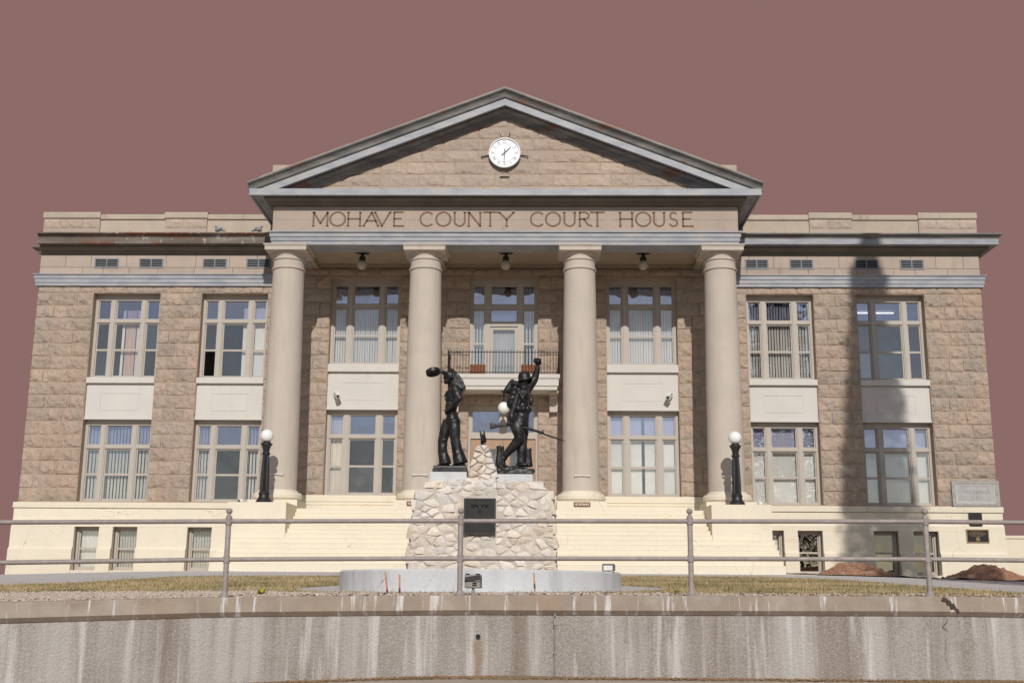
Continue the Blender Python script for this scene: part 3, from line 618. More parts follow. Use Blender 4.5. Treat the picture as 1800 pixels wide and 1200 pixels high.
# -- columns
COLX = [-7.36, -2.68, 2.55, 7.30]
def column(cx):
    cy = -2.5; pr = []
    for i in range(13):
        t = i/12; pr.append((.603-.075*t**1.6, 2.56+(10.0-2.56)*t))
    o = MB().lathe(pr, cx, cy, 48).build('column', M['column'], CH, smooth=40)
    MB().lathe([(.62,2.22),(.74,2.235),(.80,2.30),(.80,2.40),(.75,2.485),(.66,2.50),(.655,2.555),(.61,2.575)], cx, cy, 48).build('column_base', M['cream'], o, smooth=30)
    MB().box(cx-.80, cx+.80, cy-.78, cy+.78, 1.947, 2.225).build('pedestal', M['cream'], o)
    MB().lathe([(.53,9.995),(.565,10.0),(.575,10.03),(.565,10.06),(.525,10.075),(.522,10.30),(.54,10.305),(.56,10.325),(.56,10.345),(.535,10.36),(.525,10.40),(.54,10.47),(.57,10.53),(.59,10.555),(.59,10.577)], cx, cy, 48).build('capital', M['column'], o, smooth=30)
    p = [(0,10.578),(.0,10.70),(.012,10.705),(.03,10.735),(.045,10.75),(.045,10.785)]
    h = .70; ab = MB(); rings = []
    for off, z in p:
        q = h+off; rings.append([(cx-q, cy-q, z), (cx+q, cy-q, z), (cx+q, cy+q, z), (cx-q, cy+q, z)])
    vs_ = [v for r_ in rings for v in r_]; fs = [(3,2,1,0), tuple(len(vs_)-4+i for i in range(4))]
    for i in range(len(p)-1):
        for k in range(4): fs.append((i*4+k, i*4+(k+1) % 4, i*4+4+(k+1) % 4, i*4+4+k))
    ab.add(vs_, fs).build('abacus', M['column'], o)
    bx = cx+.02; yb = cy-.62
    MB().tube([(bx-.25,yb+.06,3.05),(bx-.25,yb-.03,3.05),(bx+.25,yb-.03,3.05),(bx+.25,yb+.06,3.05)], .014, 8).build('bar', M['white'], o)
for cx in COLX: column(cx)

# -- entablature of the portico
def ring_path(off_x, y0): return [(-off_x, -.001), (-off_x, y0), (off_x, y0), (off_x, -.001)]
ARC = [(-.9,10.79),(0,10.79),(0,10.915),(.03,10.92),(.03,11.05),(.06,11.055),(.06,11.19),(.115,11.205),(.115,11.25),(-.9,11.25)]
MB().sweep(ARC, ring_path(7.88, AF)).build('architrave', M['metal'], CH)
MB().sweep([(-.62,11.252),(-.012,11.252),(-.012,12.13),(-.62,12.13)], [(-7.88, -.001), (-7.88, AF+.3)]).build('frieze_return', M['ashlar'], CH)
MB().sweep([(-.62,11.252),(-.012,11.252),(-.012,12.13),(-.62,12.13)], [(7.88, AF+.3), (7.88, -.001)]).build('frieze_return', M['ashlar'], CH)
CB = [(-.6,12.135),(.05,12.135),(.05,12.17),(.10,12.175),(.15,12.205),(.15,12.24),(.28,12.34),(.28,12.38),(-.6,12.38)]
MB().sweep(CB, ring_path(7.88, AF)).build('pediment_cornice_bed', M['bed'], CH)
# portico ceiling and beams
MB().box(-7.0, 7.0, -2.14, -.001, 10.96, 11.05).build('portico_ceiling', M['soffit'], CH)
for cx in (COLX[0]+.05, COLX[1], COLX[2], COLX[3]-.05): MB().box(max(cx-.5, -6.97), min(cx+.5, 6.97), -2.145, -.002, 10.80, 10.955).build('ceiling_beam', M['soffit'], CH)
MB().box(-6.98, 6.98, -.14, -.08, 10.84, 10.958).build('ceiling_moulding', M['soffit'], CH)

# lettering carved into the frieze
def arc(cx, cz, rx, rz, a0, a1, n): return [(cx+rx*math.cos(R(a0+(a1-a0)*i/n)), cz+rz*math.sin(R(a0+(a1-a0)*i/n))) for i in range(n+1)]
GL = {'M': [[(.04,0),(.04,1)],[(.04,1),(.5,.2)],[(.5,.2),(.96,1)],[(.96,1),(.96,0)]],
 'O': [arc(.5,.5,.47,.5,0,360,26)], 'H': [[(.08,0),(.08,1)],[(.92,0),(.92,1)],[(.08,.52),(.92,.52)]],
 'A': [[(.03,0),(.52,1)],[(.52,1),(.94,0)],[(.22,.38),(.80,.38)]], 'V': [[(.04,1),(.48,0)],[(.48,0),(.96,1)]],
 'E': [[(.12,0),(.12,1)],[(.12,1),(.86,1)],[(.12,.53),(.74,.53)],[(.12,0),(.96,0)]],
 'C': [arc(.54,.5,.50,.5,48,312,20)], 'U': [[(.1,1),(.1,.36)]+arc(.5,.36,.40,.36,180,360,12)+[(.9,1)]],
 'N': [[(.08,0),(.08,1)],[(.08,1),(.92,0)],[(.92,0),(.92,1)]], 'T': [[(.5,0),(.5,1)],[(.0,1),(1.,1)]],
 'Y': [[(.52,0),(.52,.48)],[(.52,.48),(.04,1)],[(.52,.48),(.96,1)]],
 'R': [[(.12,0),(.12,1)],[(.12,1),(.45,1)]+arc(.45,.76,.32,.24,90,-90,10)+[(.12,.52)],[(.42,.52),(.72,.08),(.98,.02)]],
 'S': [arc(.5,.745,.34,.255,40,235,10)+arc(.48,.25,.40,.25,62,-155,12)]}
SER = {'M': [(.04,0),(.96,0),(.04,1),(.96,1)], 'H': [(.08,0),(.92,0),(.08,1),(.92,1)], 'A': [(.03,0),(.94,0)], 'V': [(.04,1),(.96,1)], 'U': [(.1,1),(.9,1)], 'N': [(.08,0),(.08,1),(.92,1)], 'T': [(.5,0)], 'Y': [(.52,0),(.04,1),(.96,1)], 'R': [(.12,0)], 'E': [], 'C': [], 'O': [], 'S': []}
TXT = [('M',549.6,576.4),('O',579,607.6),('H',610,635),('A',638.6,667),('V',658,687),('E',690.6,711),('C',738.4,763),('O',766.6,793.6),('U',797.6,820),('N',823,847),('T',851,874.4),('Y',877,905),
       ('C',933,957.6),('O',959.6,986.6),('U',990.6,1013.6),('R',1017,1041.6),('T',1039,1063),('H',1089,1114),('O',1117.6,1145),('U',1148,1170.4),('S',1176,1193),('E',1198.4,1219.6)]
def glyph(ch, x0, x1, zb, zh, wd, y0, y1):
    b = MB()
    segs = []
    for pl in GL[ch]:
        P = [Vector((x0+(x1-x0)*u, zb+zh*v)) for u, v in pl]
        closed = (P[0]-P[-1]).length < 1e-4; n = len(P); L_, R_ = [], []
        for i in range(n):
            d1 = (P[i]-P[i-1] if i > 0 else (P[0]-P[-2] if closed else P[1]-P[0])).normalized(); d2 = (P[i+1]-P[i] if i < n-1 else (P[1]-P[0] if closed else P[-1]-P[-2])).normalized()
            m_ = (d1+d2); m_ = m_.normalized() if m_.length > .3 else d1; nn = Vector((-m_.y, m_.x))*wd/2
            ext = Vector((0, 0))
            if not closed and i == 0: ext = -d2*wd*.3
            if not closed and i == n-1: ext = d1*wd*.3
            L_.append(P[i]+nn+ext); R_.append(P[i]-nn+ext)
        segs.append((L_, R_, closed))
    for u, v in SER[ch]:
        cx, cz = x0+(x1-x0)*u, zb+zh*v; segs.append(([Vector((cx-.055, cz+.018)), Vector((cx+.055, cz+.018))], [Vector((cx-.055, cz-.018)), Vector((cx+.055, cz-.018))], False))
    out = []
    for L_, R_, closed in segs:
        b2 = MB(); n = len(L_)
        for q in range(n):
            for p, y in ((L_[q], y0), (R_[q], y0), (L_[q], y1), (R_[q], y1)): b2.v.append((p.x, y, p.y))
        m = n-1
        for i in range(m):
            a, c = i*4, ((i+1) % n)*4
            if closed and i == m-1: c = 0
            b2.f += [(a, a+1, c+1, c), (a+2, c+2, c+3, a+3), (a, c, c+2, a+2), (a+1, a+3, c+3, c+1)]
        if not closed: b2.f += [(0, 2, 3, 1), (m*4, m*4+1, m*4+3, m*4+2)]
        else:
            b2.v = b2.v[:-4]
        b2.m = [0]*len(b2.f); out.append(b2)
    return out
tx = lambda px: -6.516+(px-549)*.01923
frz = MB().box(-7.868, 7.868, AF+.012, AF+.62, 11.253, 12.13).build('frieze', M['ashlar'], CH)
cut = MB()
def cutbox(x0_, x1_, z0_, z1_): cut.box(x0_, x1_, AF-.05, AF+.022, z0_, z1_)
pieces = []
for ch, a, c in TXT: pieces += glyph(ch, tx(a), tx(c), 11.445, .485, .066, AF-.06, AF+.045)
cobs = []
for q in pieces+[MB().box(-7.9, 7.9, AF-.05, AF+.02, 11.676, 11.682)]+[MB().box(xx, xx+.006, AF-.05, AF+.02, za, zb) for xx, za, zb in [(-7.1,11.2,11.68),(-6.75,11.68,12.2),(-5.0,11.2,11.68),(-3.4,11.68,12.2),(-2.6,11.2,11.68),(-.35,11.68,12.2),(.55,11.2,11.68),(2.0,11.68,12.2),(3.9,11.2,11.68),(6.5,11.2,12.2),(7.3,11.68,12.2)]]:
    cut.add(q.v, q.f)
co = cut.build('cutter', M['letter'])
md = frz.modifiers.new('carve', 'BOOLEAN'); md.object = co; md.operation = 'DIFFERENCE'; md.solver = 'EXACT'; md.use_self = True
dg = bpy.context.evaluated_depsgraph_get(); nm = bpy.data.meshes.new_from_object(frz.evaluated_get(dg))
if len(nm.polygons) > 100:
    frz.modifiers.clear(); frz.data = nm
else:
    frz.modifiers.clear(); print('BOOLEAN FAILED', len(nm.polygons))
bpy.data.objects.remove(co)
for ch, a, c in TXT:
    b = MB()
    for q in glyph(ch, tx(a), tx(c), 11.445, .485, .058, AF+.030, AF+.044): b.add(q.v, q.f)
    b.build('letter', M['letter'], frz)

# pediment: horizontal cornice, raking cornices, gable wall
HC = [(-.7,12.40),(.50,12.40),(.52,12.35),(.58,12.35),(.58,12.57),(.54,12.59),(-.7,12.62)]
MB().sweep(HC, ring_path(8.0, AF)).build('pediment_cornice', M['metal'], CH)
gb = MB(); y0, y1 = AF+.1, AF+.6
gx = 8.0; vs_ = [(-gx,y0,12.40),(gx,y0,12.40),(gx,y0,12.40+.25),(0,y0,15.75),(-gx,y0,12.40+.25)]
gb.add(vs_+[(x, y1, z) for x, y, z in vs_], [(0,1,2,3,4),(9,8,7,6,5),(0,5,6,1),(1,6,7,2),(2,7,8,3),(3,8,9,4),(4,9,5,0)]).build('gable_wall', M['mortar'], CH)
def rake(name, prof, mtl, x_end=8.58, apex=16.17):
    # profile of (out from AF, dz below the top edge); sheared along the slope, both sides in one roof line
    b = MB(); n = len(prof)
    for x in (-x_end, 0, x_end):
        for o, dz in prof: b.v.append((x, AF-o, apex-SL*abs(x)+dz))
    for i in range(2):
        for k in range(n): b.f.append((i*n+k, i*n+(k+1) % n, (i+1)*n+(k+1) % n, (i+1)*n+k)); b.m.append(0)
    b.f += [tuple(range(n)), tuple(range(2*n, 3*n))[::-1]]; b.m += [0, 0]
    return b.build(name, mtl, CH)
OV = .58
rake('raking_crown', [(OV-.04,-.30),(OV-.02,-.27),(OV+.0,-.20),(OV+.06,-.12),(OV+.15,-.075),(OV+.16,-.07),(OV+.16,-.012),(OV+.05,0),(-3,0),(-3,-.30)], M['cornice'], 8.62)
rake('raking_fascia', [(OV-.09,-.56),(OV-.09,-.305),(-.5,-.305),(-.5,-.52),(OV-.15,-.52),(OV-.15,-.56)], M['metal'], 8.4)
rake('raking_bed', [(-.08,-.82),(.04,-.82),(.04,-.77),(.10,-.74),(.10,-.68),(.26,-.59),(.26,-.525),(-.08,-.525)], M['cornice'], 8.0)
rake('roof_edge', [(OV+.04,.004),(OV+.04,.06),(OV-.02,.075),(-1,.08),(-1,.004)], M['coping'], 8.2)
for a, c in ((-7.98,-7.0), (6.95,7.9)): MB().box(a, c, AF+.08, AF+.9, 12.55, 13.66).build('gable_shoulder', M['ashlar'], CH)
MB().add([(-8.6,-1.5,12.6),(-8.6,9,12.6),(0,9,16),(0,-1.5,16),(8.6,9,12.6),(8.6,-1.5,12.6)], [(0,1,2,3),(3,2,4,5)]).build('gable_roof', M['coping'], CH)

# clock surround: keystone above, splayed slots at the sides
KX, KZ = -.015, 14.04
MB().add([(KX-.11,AF+.05,KZ+.53),(KX+.11,AF+.05,KZ+.53),(KX+.19,AF+.05,KZ+.80),(KX-.19,AF+.05,KZ+.80),(KX-.10,AF-.01,KZ+.54),(KX+.10,AF-.01,KZ+.54),(KX+.175,AF-.01,KZ+.79),(KX-.175,AF-.01,KZ+.79)],
         [(4,5,6,7),(0,1,5,4),(1,2,6,5),(2,3,7,6),(3,0,4,7)]).build('keystone', M['stone'], CH)
for a, c in (((-.83,13.93),(-.55,13.99)), ((.52,13.99),(.80,13.95)), ((-.17,13.215),(.15,13.215))):
    MB().obox(((a[0]+c[0])/2, AF+.026, (a[1]+c[1])/2), ((c[0]-a[0])/2, 0, (c[1]-a[1])/2), (0,.006,0), (0,0,.018)).build('stone_slot', M['dark'], CH)
MB().box(-.12, .09, AF-.0, AF+.04, KZ+.50, KZ+.535).build('stone_slot', M['dark'], CH)

# balcony
bz = 6.73
bo = MB().sweep([(-.9,6.20),(-.05,6.20),(-.04,6.33),(0,6.335),(0,6.56),(.03,6.58),(.05,6.62),(.05,bz),(-.9,bz)], [(-1.95,-.002),(-1.95,-1.1),(1.86,-1.1),(1.86,-.002)]).build('balcony', M['panel'], CH)
MB().box(-1.1, 1.0, -.25, -.002, 6.21, 6.72).build('balcony_slab', M['panel'], bo)
for a in (-1.92, 1.56):
    MB().sweep([(-.28,5.55),(-.02,5.55),(-.02,5.78),(0,5.8),(0,6.02),(.03,6.05),(.03,6.13),(-.28,6.13)][::1], [(a, -.30), (a+.28, -.30)]).build('bracket', M['column'], bo)
    MB().box(a-.02, a+.30, -.85, -.002, 6.135, 6.198).build('bracket', M['column'], bo)
br = MB(); RT = 7.50
P0, P1, P2, P3 = (-1.97,-.03), (-1.97,-1.12), (1.88,-1.12), (1.88,-.03)
def bars(p, q, n):
    for i in range(n):
        x = p[0]+(q[0]-p[0])*i/(n-1); y = p[1]+(q[1]-p[1])*i/(n-1); br.tube([(x, y, bz), (x, y, RT+.10)], .011, 6)
bars(P0, P1, 9); bars(P1, P2, 38); bars(P2, P3, 9)
br.build('balusters', M['black'], bo, kind='stuff')
for z in (RT, bz+.06): MB().tube([(*P0, z), (*P1, z), (*P2, z), (*P3, z)], .016, 6).build('balcony_rail', M['black'], bo)

# ------------------------------------------------------------------ things on and around the building
# clock
ck = thing('clock', 'round white clock with Roman numerals in the pediment', 'clock', (KX, AF-.02, KZ))
def disc(r0, r1, y0, y1, n=48):
    b = MB()
    for k in range(n):
        a = 2*math.pi*k/n
        for r, y in ((r0, y0), (r1, y0), (r1, y1), (r0, y1)): b.v.append((r*math.cos(a), y, r*math.sin(a)))
    for k in range(n):
        q, p = k*4, ((k+1) % n)*4
        for i in range(4): b.f.append((q+i, p+i, p+(i+1) % 4, q+(i+1) % 4)); b.m.append(0)
    return b
disc(.50, .545, -.09, .06).build('rim', M['galv'], ck, smooth=30)
fc = MB(); fc.v = [(.505*math.cos(2*math.pi*k/48), -.055, .505*math.sin(2*math.pi*k/48)) for k in range(48)]; fc.f = [tuple(range(48))]; fc.m = [0]
M['dial'] = mat('clock_dial', [(.78,.80,.83),(.80,.82,.84)], 2, .35); M['numeral'] = mat('numeral_paint', [(.30,.31,.33),(.33,.34,.36)], 2, .5)
fc.build('dial', M['dial'], ck)
disc(.325, .331, -.060, -.056).build('chapter_ring', M['numeral'], ck)
NUM = ['XII','I','II','III','IIII','V','VI','VII','VIII','IX','X','XI']
for h, nm_ in enumerate(NUM):
    a = R(90-30*h); d = Vector((math.cos(a), 0, math.sin(a))); t = Vector((d.z, 0, -d.x)); b = MB(); sp = .030
    seq = [c for c in nm_]; wds = {'I': sp, 'V': sp*1.7, 'X': sp*1.8}; tot = sum(wds[c] for c in seq); u = -tot/2
    for c in seq:
        m_ = u+wds[c]/2; u += wds[c]
        def ln(a0, a1):
            p, q = d*.355+t*a0, d*.455+t*a1; b.obox((p+q)/2+Vector((0,-.058,0)), (q-p)/2, Vector((0,.002,0)), ((q-p).cross(Vector((0,1,0)))).normalized()*.0055)
        if c == 'I': ln(m_, m_)
        if c == 'V': ln(m_, m_-sp*.6); ln(m_, m_+sp*.6)
        if c == 'X': ln(m_-sp*.6, m_+sp*.6); ln(m_+sp*.6, m_-sp*.6)
    b.build('numeral', M['numeral'], ck)
def hand(ang, ln_, tail, wd, y):
    a = R(90-ang); d = Vector((math.cos(a), 0, math.sin(a))); t = Vector((d.z, 0, -d.x)); o = Vector((0, y, 0)); b = MB(); vs_ = []
    for s_, q in ((-tail, wd*1.15), (-tail*.45, wd*.8), (0, wd), (ln_*.55, wd*.75), (ln_, wd*.25)):
        for dy in (-.004, .004): vs_ += [d*s_+t*q+o+Vector((0,dy,0)), d*s_-t*q+o+Vector((0,dy,0))]
    fs = []
    for i in range(4): k = i*4; fs += [(k,k+1,k+5,k+4),(k+2,k+6,k+7,k+3),(k,k+4,k+6,k+2),(k+1,k+3,k+7,k+5)]
    return b.add(vs_, fs+[(0,2,3,1),(16,17,19,18)]).build('clock_hand', M['black'], ck)
hand(47, .30, .13, .020, -.070); hand(183, .42, .14, .016, -.080)

# post lamps on the cheek blocks
def post_lamp(x, label, w0=0):
    o = thing('post_lamp', label, 'street lamp', (x, -4.28, 2.021), 'lamps on the blocks beside the steps')
    MB().lathe([(.0,0),(.265,0),(.265,.04),(.235,.06),(.235,.10),(.20,.13),(.17,.18),(.155,.26),(.175,.28),(.175,.32),(.15,.345),(.15,.36)], 0, 0, 28).build('lamp_base', M['black'], o, smooth=35)
    MB().lathe([(.145,.36),(.14,.7),(.125,1.1),(.105,1.52)], 0, 0, 32, flute=(.3,1.6)).build('lamp_shaft', M['black'], o)
    MB().lathe([(.10,1.52),(.135,1.53),(.135,1.565),(.10,1.58),(.105,1.68),(.13,1.76),(.165,1.82),(.185,1.835),(.185,1.865),(.14,1.875),(.14,1.90),(.11,1.93)], 0, 0, 28).build('lamp_capital', M['black'], o, smooth=35)
    MB().ell((0,0,2.115), .205, 28, 18).build('lamp_globe', M['globe'], o, smooth=180)
post_lamp(-7.40, 'black fluted lamp post with white globe beside the left end of the steps')
post_lamp(7.30, 'black fluted lamp post with white globe beside the right end of the steps')
# lamps on the portico ceiling and over the door
def ceil_lamp(x, y, z, label, zc):
    o = thing('ceiling_lamp', label, 'lamp', (x, y, zc), 'globe lamps on the portico ceiling')
    d = z-zc
    MB().lathe([(.0,-.001),(.24,-.001),(.24,-.03),(.10,-.06),(.05,-.09),(.05,-.14),(.11,-.17),(.11,d+.16)], 0, 0, 20).build('lamp_mount', M['black'], o, smooth=35)
    MB().ell((0,0,d), .175, 24, 14).build('lamp_globe', M['shadeglobe'], o, smooth=180)
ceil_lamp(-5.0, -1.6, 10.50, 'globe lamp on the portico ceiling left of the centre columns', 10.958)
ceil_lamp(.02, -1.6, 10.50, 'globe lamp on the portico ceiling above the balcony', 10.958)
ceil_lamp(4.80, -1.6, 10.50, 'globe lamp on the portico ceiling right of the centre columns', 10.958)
o = thing('door_lamp', 'white globe lamp hung under the balcony above the entrance doors', 'lamp', (-.03, -.7, 6.199))
MB().lathe([(.0,-.001),(.10,-.001),(.10,-.02),(.03,-.04),(.03,-.34),(.09,-.36),(.09,-.42)], 0, 0, 16).build('lamp_stem', M['black'], o, smooth=35)
MB().ell((0,0,-.58), .21, 24, 14).build('lamp_globe', M['globe'], o, smooth=180)

# planters on the balcony
for x, lb in ((-.95, 'rusty orange planter box on the balcony, left of its door'), (.83, 'rusty orange planter box on the balcony, right of its door')):
    o = thing('planter_box', lb, 'planter', (x, -.78, bz+.001), 'planter boxes on the balcony')
    for k in range(3): MB().box(-.27, .27, -.16, -.135, .02+k*.12, .133+k*.12).build('plank', M['planter'], o)
    MB().holes(-.265, .265, .0, .37, -.133, [], .28).build('box_body', M['planter'], o)

# cameras on the spandrels
def camera_box(x, lb, turn):
    o = thing('security_camera', lb, 'camera', (x, .07, 6.02), 'security cameras on the panels between the windows')
    MB().box(-.07, .07, -.03, .004, -.10, .06).build('mount_plate', M['white'], o)
    MB().tube([(0,-.02,-.02),(0,-.13,-.02),(0,-.15,.06)], .025, 8).build('arm', M['white'], o)
    d = Vector((turn, -1, -.55)).normalized(); c = Vector((0,-.20,.13)); t = d.cross(Vector((0,0,1))).normalized(); u = t.cross(d)
    MB().obox(c, d*.20, t*.065, u*.065).obox(c+u*.075+d*.03, d*.21, t*.08, u*.008).build('housing', M['white'], o)
    MB().tube([c+d*.198, c+d*.212], [.045,.045], 12).build('lens', M['black'], o)
camera_box(-5.97, 'white security camera left of the entrance, on the panel between windows', .45)
camera_box(5.78, 'white security camera right of the entrance, on the panel between windows', -.45)
def small_spot(x, lb, dark):
    o = thing('spotlight', lb, 'spotlight', (x, -3.75, 2.021), 'small spotlights on the blocks by the columns')
    MB().lathe([(0,0),(.05,0),(.05,.02),(.02,.03),(.02,.07)], 0, 0, 10).build('spot_base', M['black' if dark else 'white'], o)
    MB().ell((.02,-.02,.11), (.085,.085,.07), 14, 8).build('spot_head', M['white'], o, smooth=180)
    if dark: MB().obox((-.0,-.09,.07), (.05,.03,-.06), (.0,.02,0), (.02,0,.02)).build('spot_visor', M['black'], o)
small_spot(-8.25, 'small white spotlight beside the left lamp post', True)
small_spot(8.10, 'small white spotlight beside the right lamp post', False)

# NO ENTRANCE signs
def text_mesh(txt, size, ext, font_w=1.0):
    c = bpy.data.curves.new('lettering', 'FONT'); c.body = txt; c.size = size; c.align_x = 'CENTER'; c.align_y = 'CENTER'; c.extrude = ext; c.offset = size*.012
    t = bpy.data.objects.new('lettering', c); COL.objects.link(t); dg = bpy.context.evaluated_depsgraph_get(); dg.update()
    me = bpy.data.meshes.new_from_object(t.evaluated_get(dg)); bpy.data.objects.remove(t); return me
tme = text_mesh('NO ENTRANCE', .10, .002); tme.materials.clear(); tme.materials.append(M['sandcol'])
def no_entrance(x, lb):
    o = thing('no_entrance_sign', lb, 'sign', (x, -3.283, 2.115), 'brown signs on the column pedestals')
    b = MB(); hw, hh, r = .265, .075, .02; pts = []
    for cx, cz, a0 in ((hw-r,hh-r,0),(-hw+r,hh-r,90),(-hw+r,-hh+r,180),(hw-r,-hh+r,270)):
        for k in range(4): a = R(a0+30*k); pts.append((cx+r*math.cos(a), cz+r*math.sin(a)))
    n = len(pts); b.v = [(p[0],-.012,p[1]) for p in pts]+[(p[0],.002,p[1]) for p in pts]; b.f = [tuple(range(n))]+[(i,(i+1) % n,n+(i+1) % n,n+i) for i in range(n)]; b.m = [0]*len(b.f)
    b.build('sign_board', M['brown'], o)
    t = link('lettering', tme, o); t.rotation_euler = (R(90), 0, 0); t.location = (0, -.0155, 0); wd = max(v.co.x for v in tme.vertices)-min(v.co.x for v in tme.vertices); t.scale = (.45/wd, 1.05, 1)
no_entrance(COLX[2]+.0, 'brown NO ENTRANCE sign right of the stone monument')
no_entrance(COLX[1]-.10, 'brown NO ENTRANCE sign half hidden behind the stone monument')

# corner stone and plaques on the right wing
def engraved(b, x0, x1, z, h, Y, seed, n):
    r_ = random.Random(seed); x = x0
    for i in range(n):
        ww = r_.uniform(.5, 1.0)*(x1-x0)/n; b.box(x, x+ww*.72, Y-.003, Y+.003, z, z+h*r_.uniform(.85, 1)); x += (x1-x0)/n
cs = thing('corner_stone', 'pale granite corner stone above the plinth at the right corner', 'corner stone', (16.2, -.03, 2.355))
def loc(o, q): return shift(q, o)
b = MB(); b.holes(15.42, 17.04, 2.358, 3.225, -.13, [(15.55, 16.90, 2.46, 3.11)], .15); loc(cs, b.build('border', M['granite2']))
b = MB(); b.holes(15.55, 16.90, 2.46, 3.11, -.115, [(15.60, 16.85, 2.51, 3.06)], .1); loc(cs, b.build('inner_border', M['granite3']))
loc(cs, MB().box(15.60, 16.85, -.10, 0, 2.51, 3.06).build('inscribed_face', M['granite']))
b = MB(); engraved(b, 15.78, 16.70, 2.80, .12, -.102, 1, 12); engraved(b, 16.08, 16.40, 2.60, .12, -.102, 2, 4); loc(cs, b.build('inscription', M['granite2']))
p1 = thing('wall_plaque', 'upper small grey plaque under the corner stone', 'plaque', (16.14, -.13, 1.70), 'plaques under the corner stone')
loc(p1, MB().box(15.93, 16.35, -.20, -.08, 1.69, 2.115).build('plaque_plate', M['plaque']))
b = MB(); [engraved(b, 15.99, 16.29, 1.76+.065*k, .025, -.201, 10+k, 9) for k in range(5)]; loc(p1, b.build('inscription', M['relief']))
p2 = thing('wall_plaque', 'lower dark bronze plaque with brass border and round seal', 'plaque', (16.15, -.21, 1.12), 'plaques under the corner stone')
loc(p2, MB().holes(15.77, 16.53, 1.12, 1.57, -.225, [(15.80, 16.50, 1.15, 1.54)], .05).build('plaque_border', M['gold']))
loc(p2, MB().box(15.80, 16.50, -.215, -.18, 1.15, 1.54).build('plaque_plate', M['plaque']))
b = MB(); [engraved(b, 15.86+(.08 if k in (0, 3) else 0), 16.44-(.08 if k in (0, 3) else 0), 1.34+.048*k, .022, -.216, 20+k, 13 if k in (1, 2) else 7) for k in range(4)]; loc(p2, b.build('inscription', M['gold']))
b = disc(.045, .07, -.004, .004, 24); sgm = b.ell((0,0,0), (.03,.004,.035), 8, 5).build('seal', M['gold'], p2); sgm.location = (0, -.008, 1.24-1.12)
for sx in (15.80, 16.50):
    for sz in (1.15, 1.54): loc(p2, MB().ell((sx, -.226, sz), .012, 8, 5).build('screw', M['gold']))

# low wall running on to the right
lw = thing('low_wall', 'low cream wall running on from the right corner of the plinth', 'wall', (20, 0, -.2))
loc(lw, MB().sweep([(-.3,-.4),(.05,-.4),(.05,1.30),(-.3,1.30)], [(17.0, .5), (30, .5)]).build('wall_face', M['cream']))
loc(lw, MB().sweep([(-.35,1.302),(.09,1.302),(.09,1.40),(-.35,1.42)], [(17.12, .5), (30, .5)]).build('wall_cap', M['cream']))

# pigeons on the left cornice
def pigeon(x, lb, face):
    o = thing('pigeon', lb, 'bird', (x, -.50, 12.0), 'pigeons on the left cornice')
    q = lambda v: (v[0]*face, v[1], v[2])
    b = MB(); b.ell(q((0,0,.13)), (.15,.07,.075), 14, 9, Matrix.Rotation(R(20)*face, 3, 'Y')); b.ell(q((.11,0,.24)), (.04,.04,.045), 10, 7); b.tube([q((.07,0,.16)), q((.10,0,.235))], [.055,.035], 10)
    b.tube([q((-.10,0,.12)), q((-.24,0,.07))], [.05,.028], 8)
    for s_ in (-1, 1): b.ell(q((-.02,.055*s_,.14)), (.13,.02,.055), 10, 6, Matrix.Rotation(R(18)*face, 3, 'Y'))
    ob = b.build('body', M['pigeon'], o, smooth=180); md = ob.modifiers.new('r', 'REMESH'); md.mode = 'VOXEL'; md.voxel_size = .012; md.use_smooth_shade = True
    MB().tube([q((.145,0,.24)), q((.185,0,.232))], [.010,.003], 6).build('beak', M['beak'], o)
    for s_ in (-1, 1): MB().tube([q((.02,.025*s_,.07)), q((.025,.025*s_,.004)), q((.055,.025*s_,.003))], .006, 5).build('leg', M['beak'], o)
pigeon(-10.42, 'pigeon facing left on the cornice, the left one of two', -1)
pigeon(-8.98, 'pigeon standing on the cornice closest to the pediment', 1)

# ------------------------------------------------------------------ monument
MF = -19.9
mo = thing('stone_monument', 'rubble stone memorial with stepped top standing before the entrance', 'monument', (.08, -19.2, -.5))
OUT = [(-1.24,-.55),(-1.205,-.22),(-1.16,.45),(-1.09,.95),(-1.04,1.10),(-.93,1.22),(-.80,1.30),(1.02,1.30),(1.20,1.20),(1.305,1.08),(1.345,.45),(1.365,-.22),(1.38,-.55)]
def prism_y(poly, y0, y1, b):
    n = len(poly); vs_ = [(x, y0(z) if callable(y0) else y0, z) for x, z in poly]+[(x, y1, z) for x, z in poly]
    return b.add(vs_, [tuple(range(n)), tuple(range(n, 2*n))[::-1]]+[(i, (i+1) % n, n+(i+1) % n, n+i) for i in range(n)])
shr = lambda poly, k: [(.08+(x-.08)*k, z if z < 0 else z-.02) for x, z in poly]
loc(mo, prism_y(shr(OUT, .985), MF+.022, -18.35, MB()).build('mortar_core', M['rubmortar']))
def clip(poly, a, c, d):       # keep a*x+c*y<=d
    out = []
    for i in range(len(poly)):
        p, q = poly[i], poly[(i+1) % len(poly)]; sp, sq = a*p[0]+c*p[1]-d, a*q[0]+c*q[1]-d
        if sp <= 0: out.append(p)
        if sp*sq < 0: t = sp/(sp-sq); out.append((p[0]+(q[0]-p[0])*t, p[1]+(q[1]-p[1])*t))
    return out
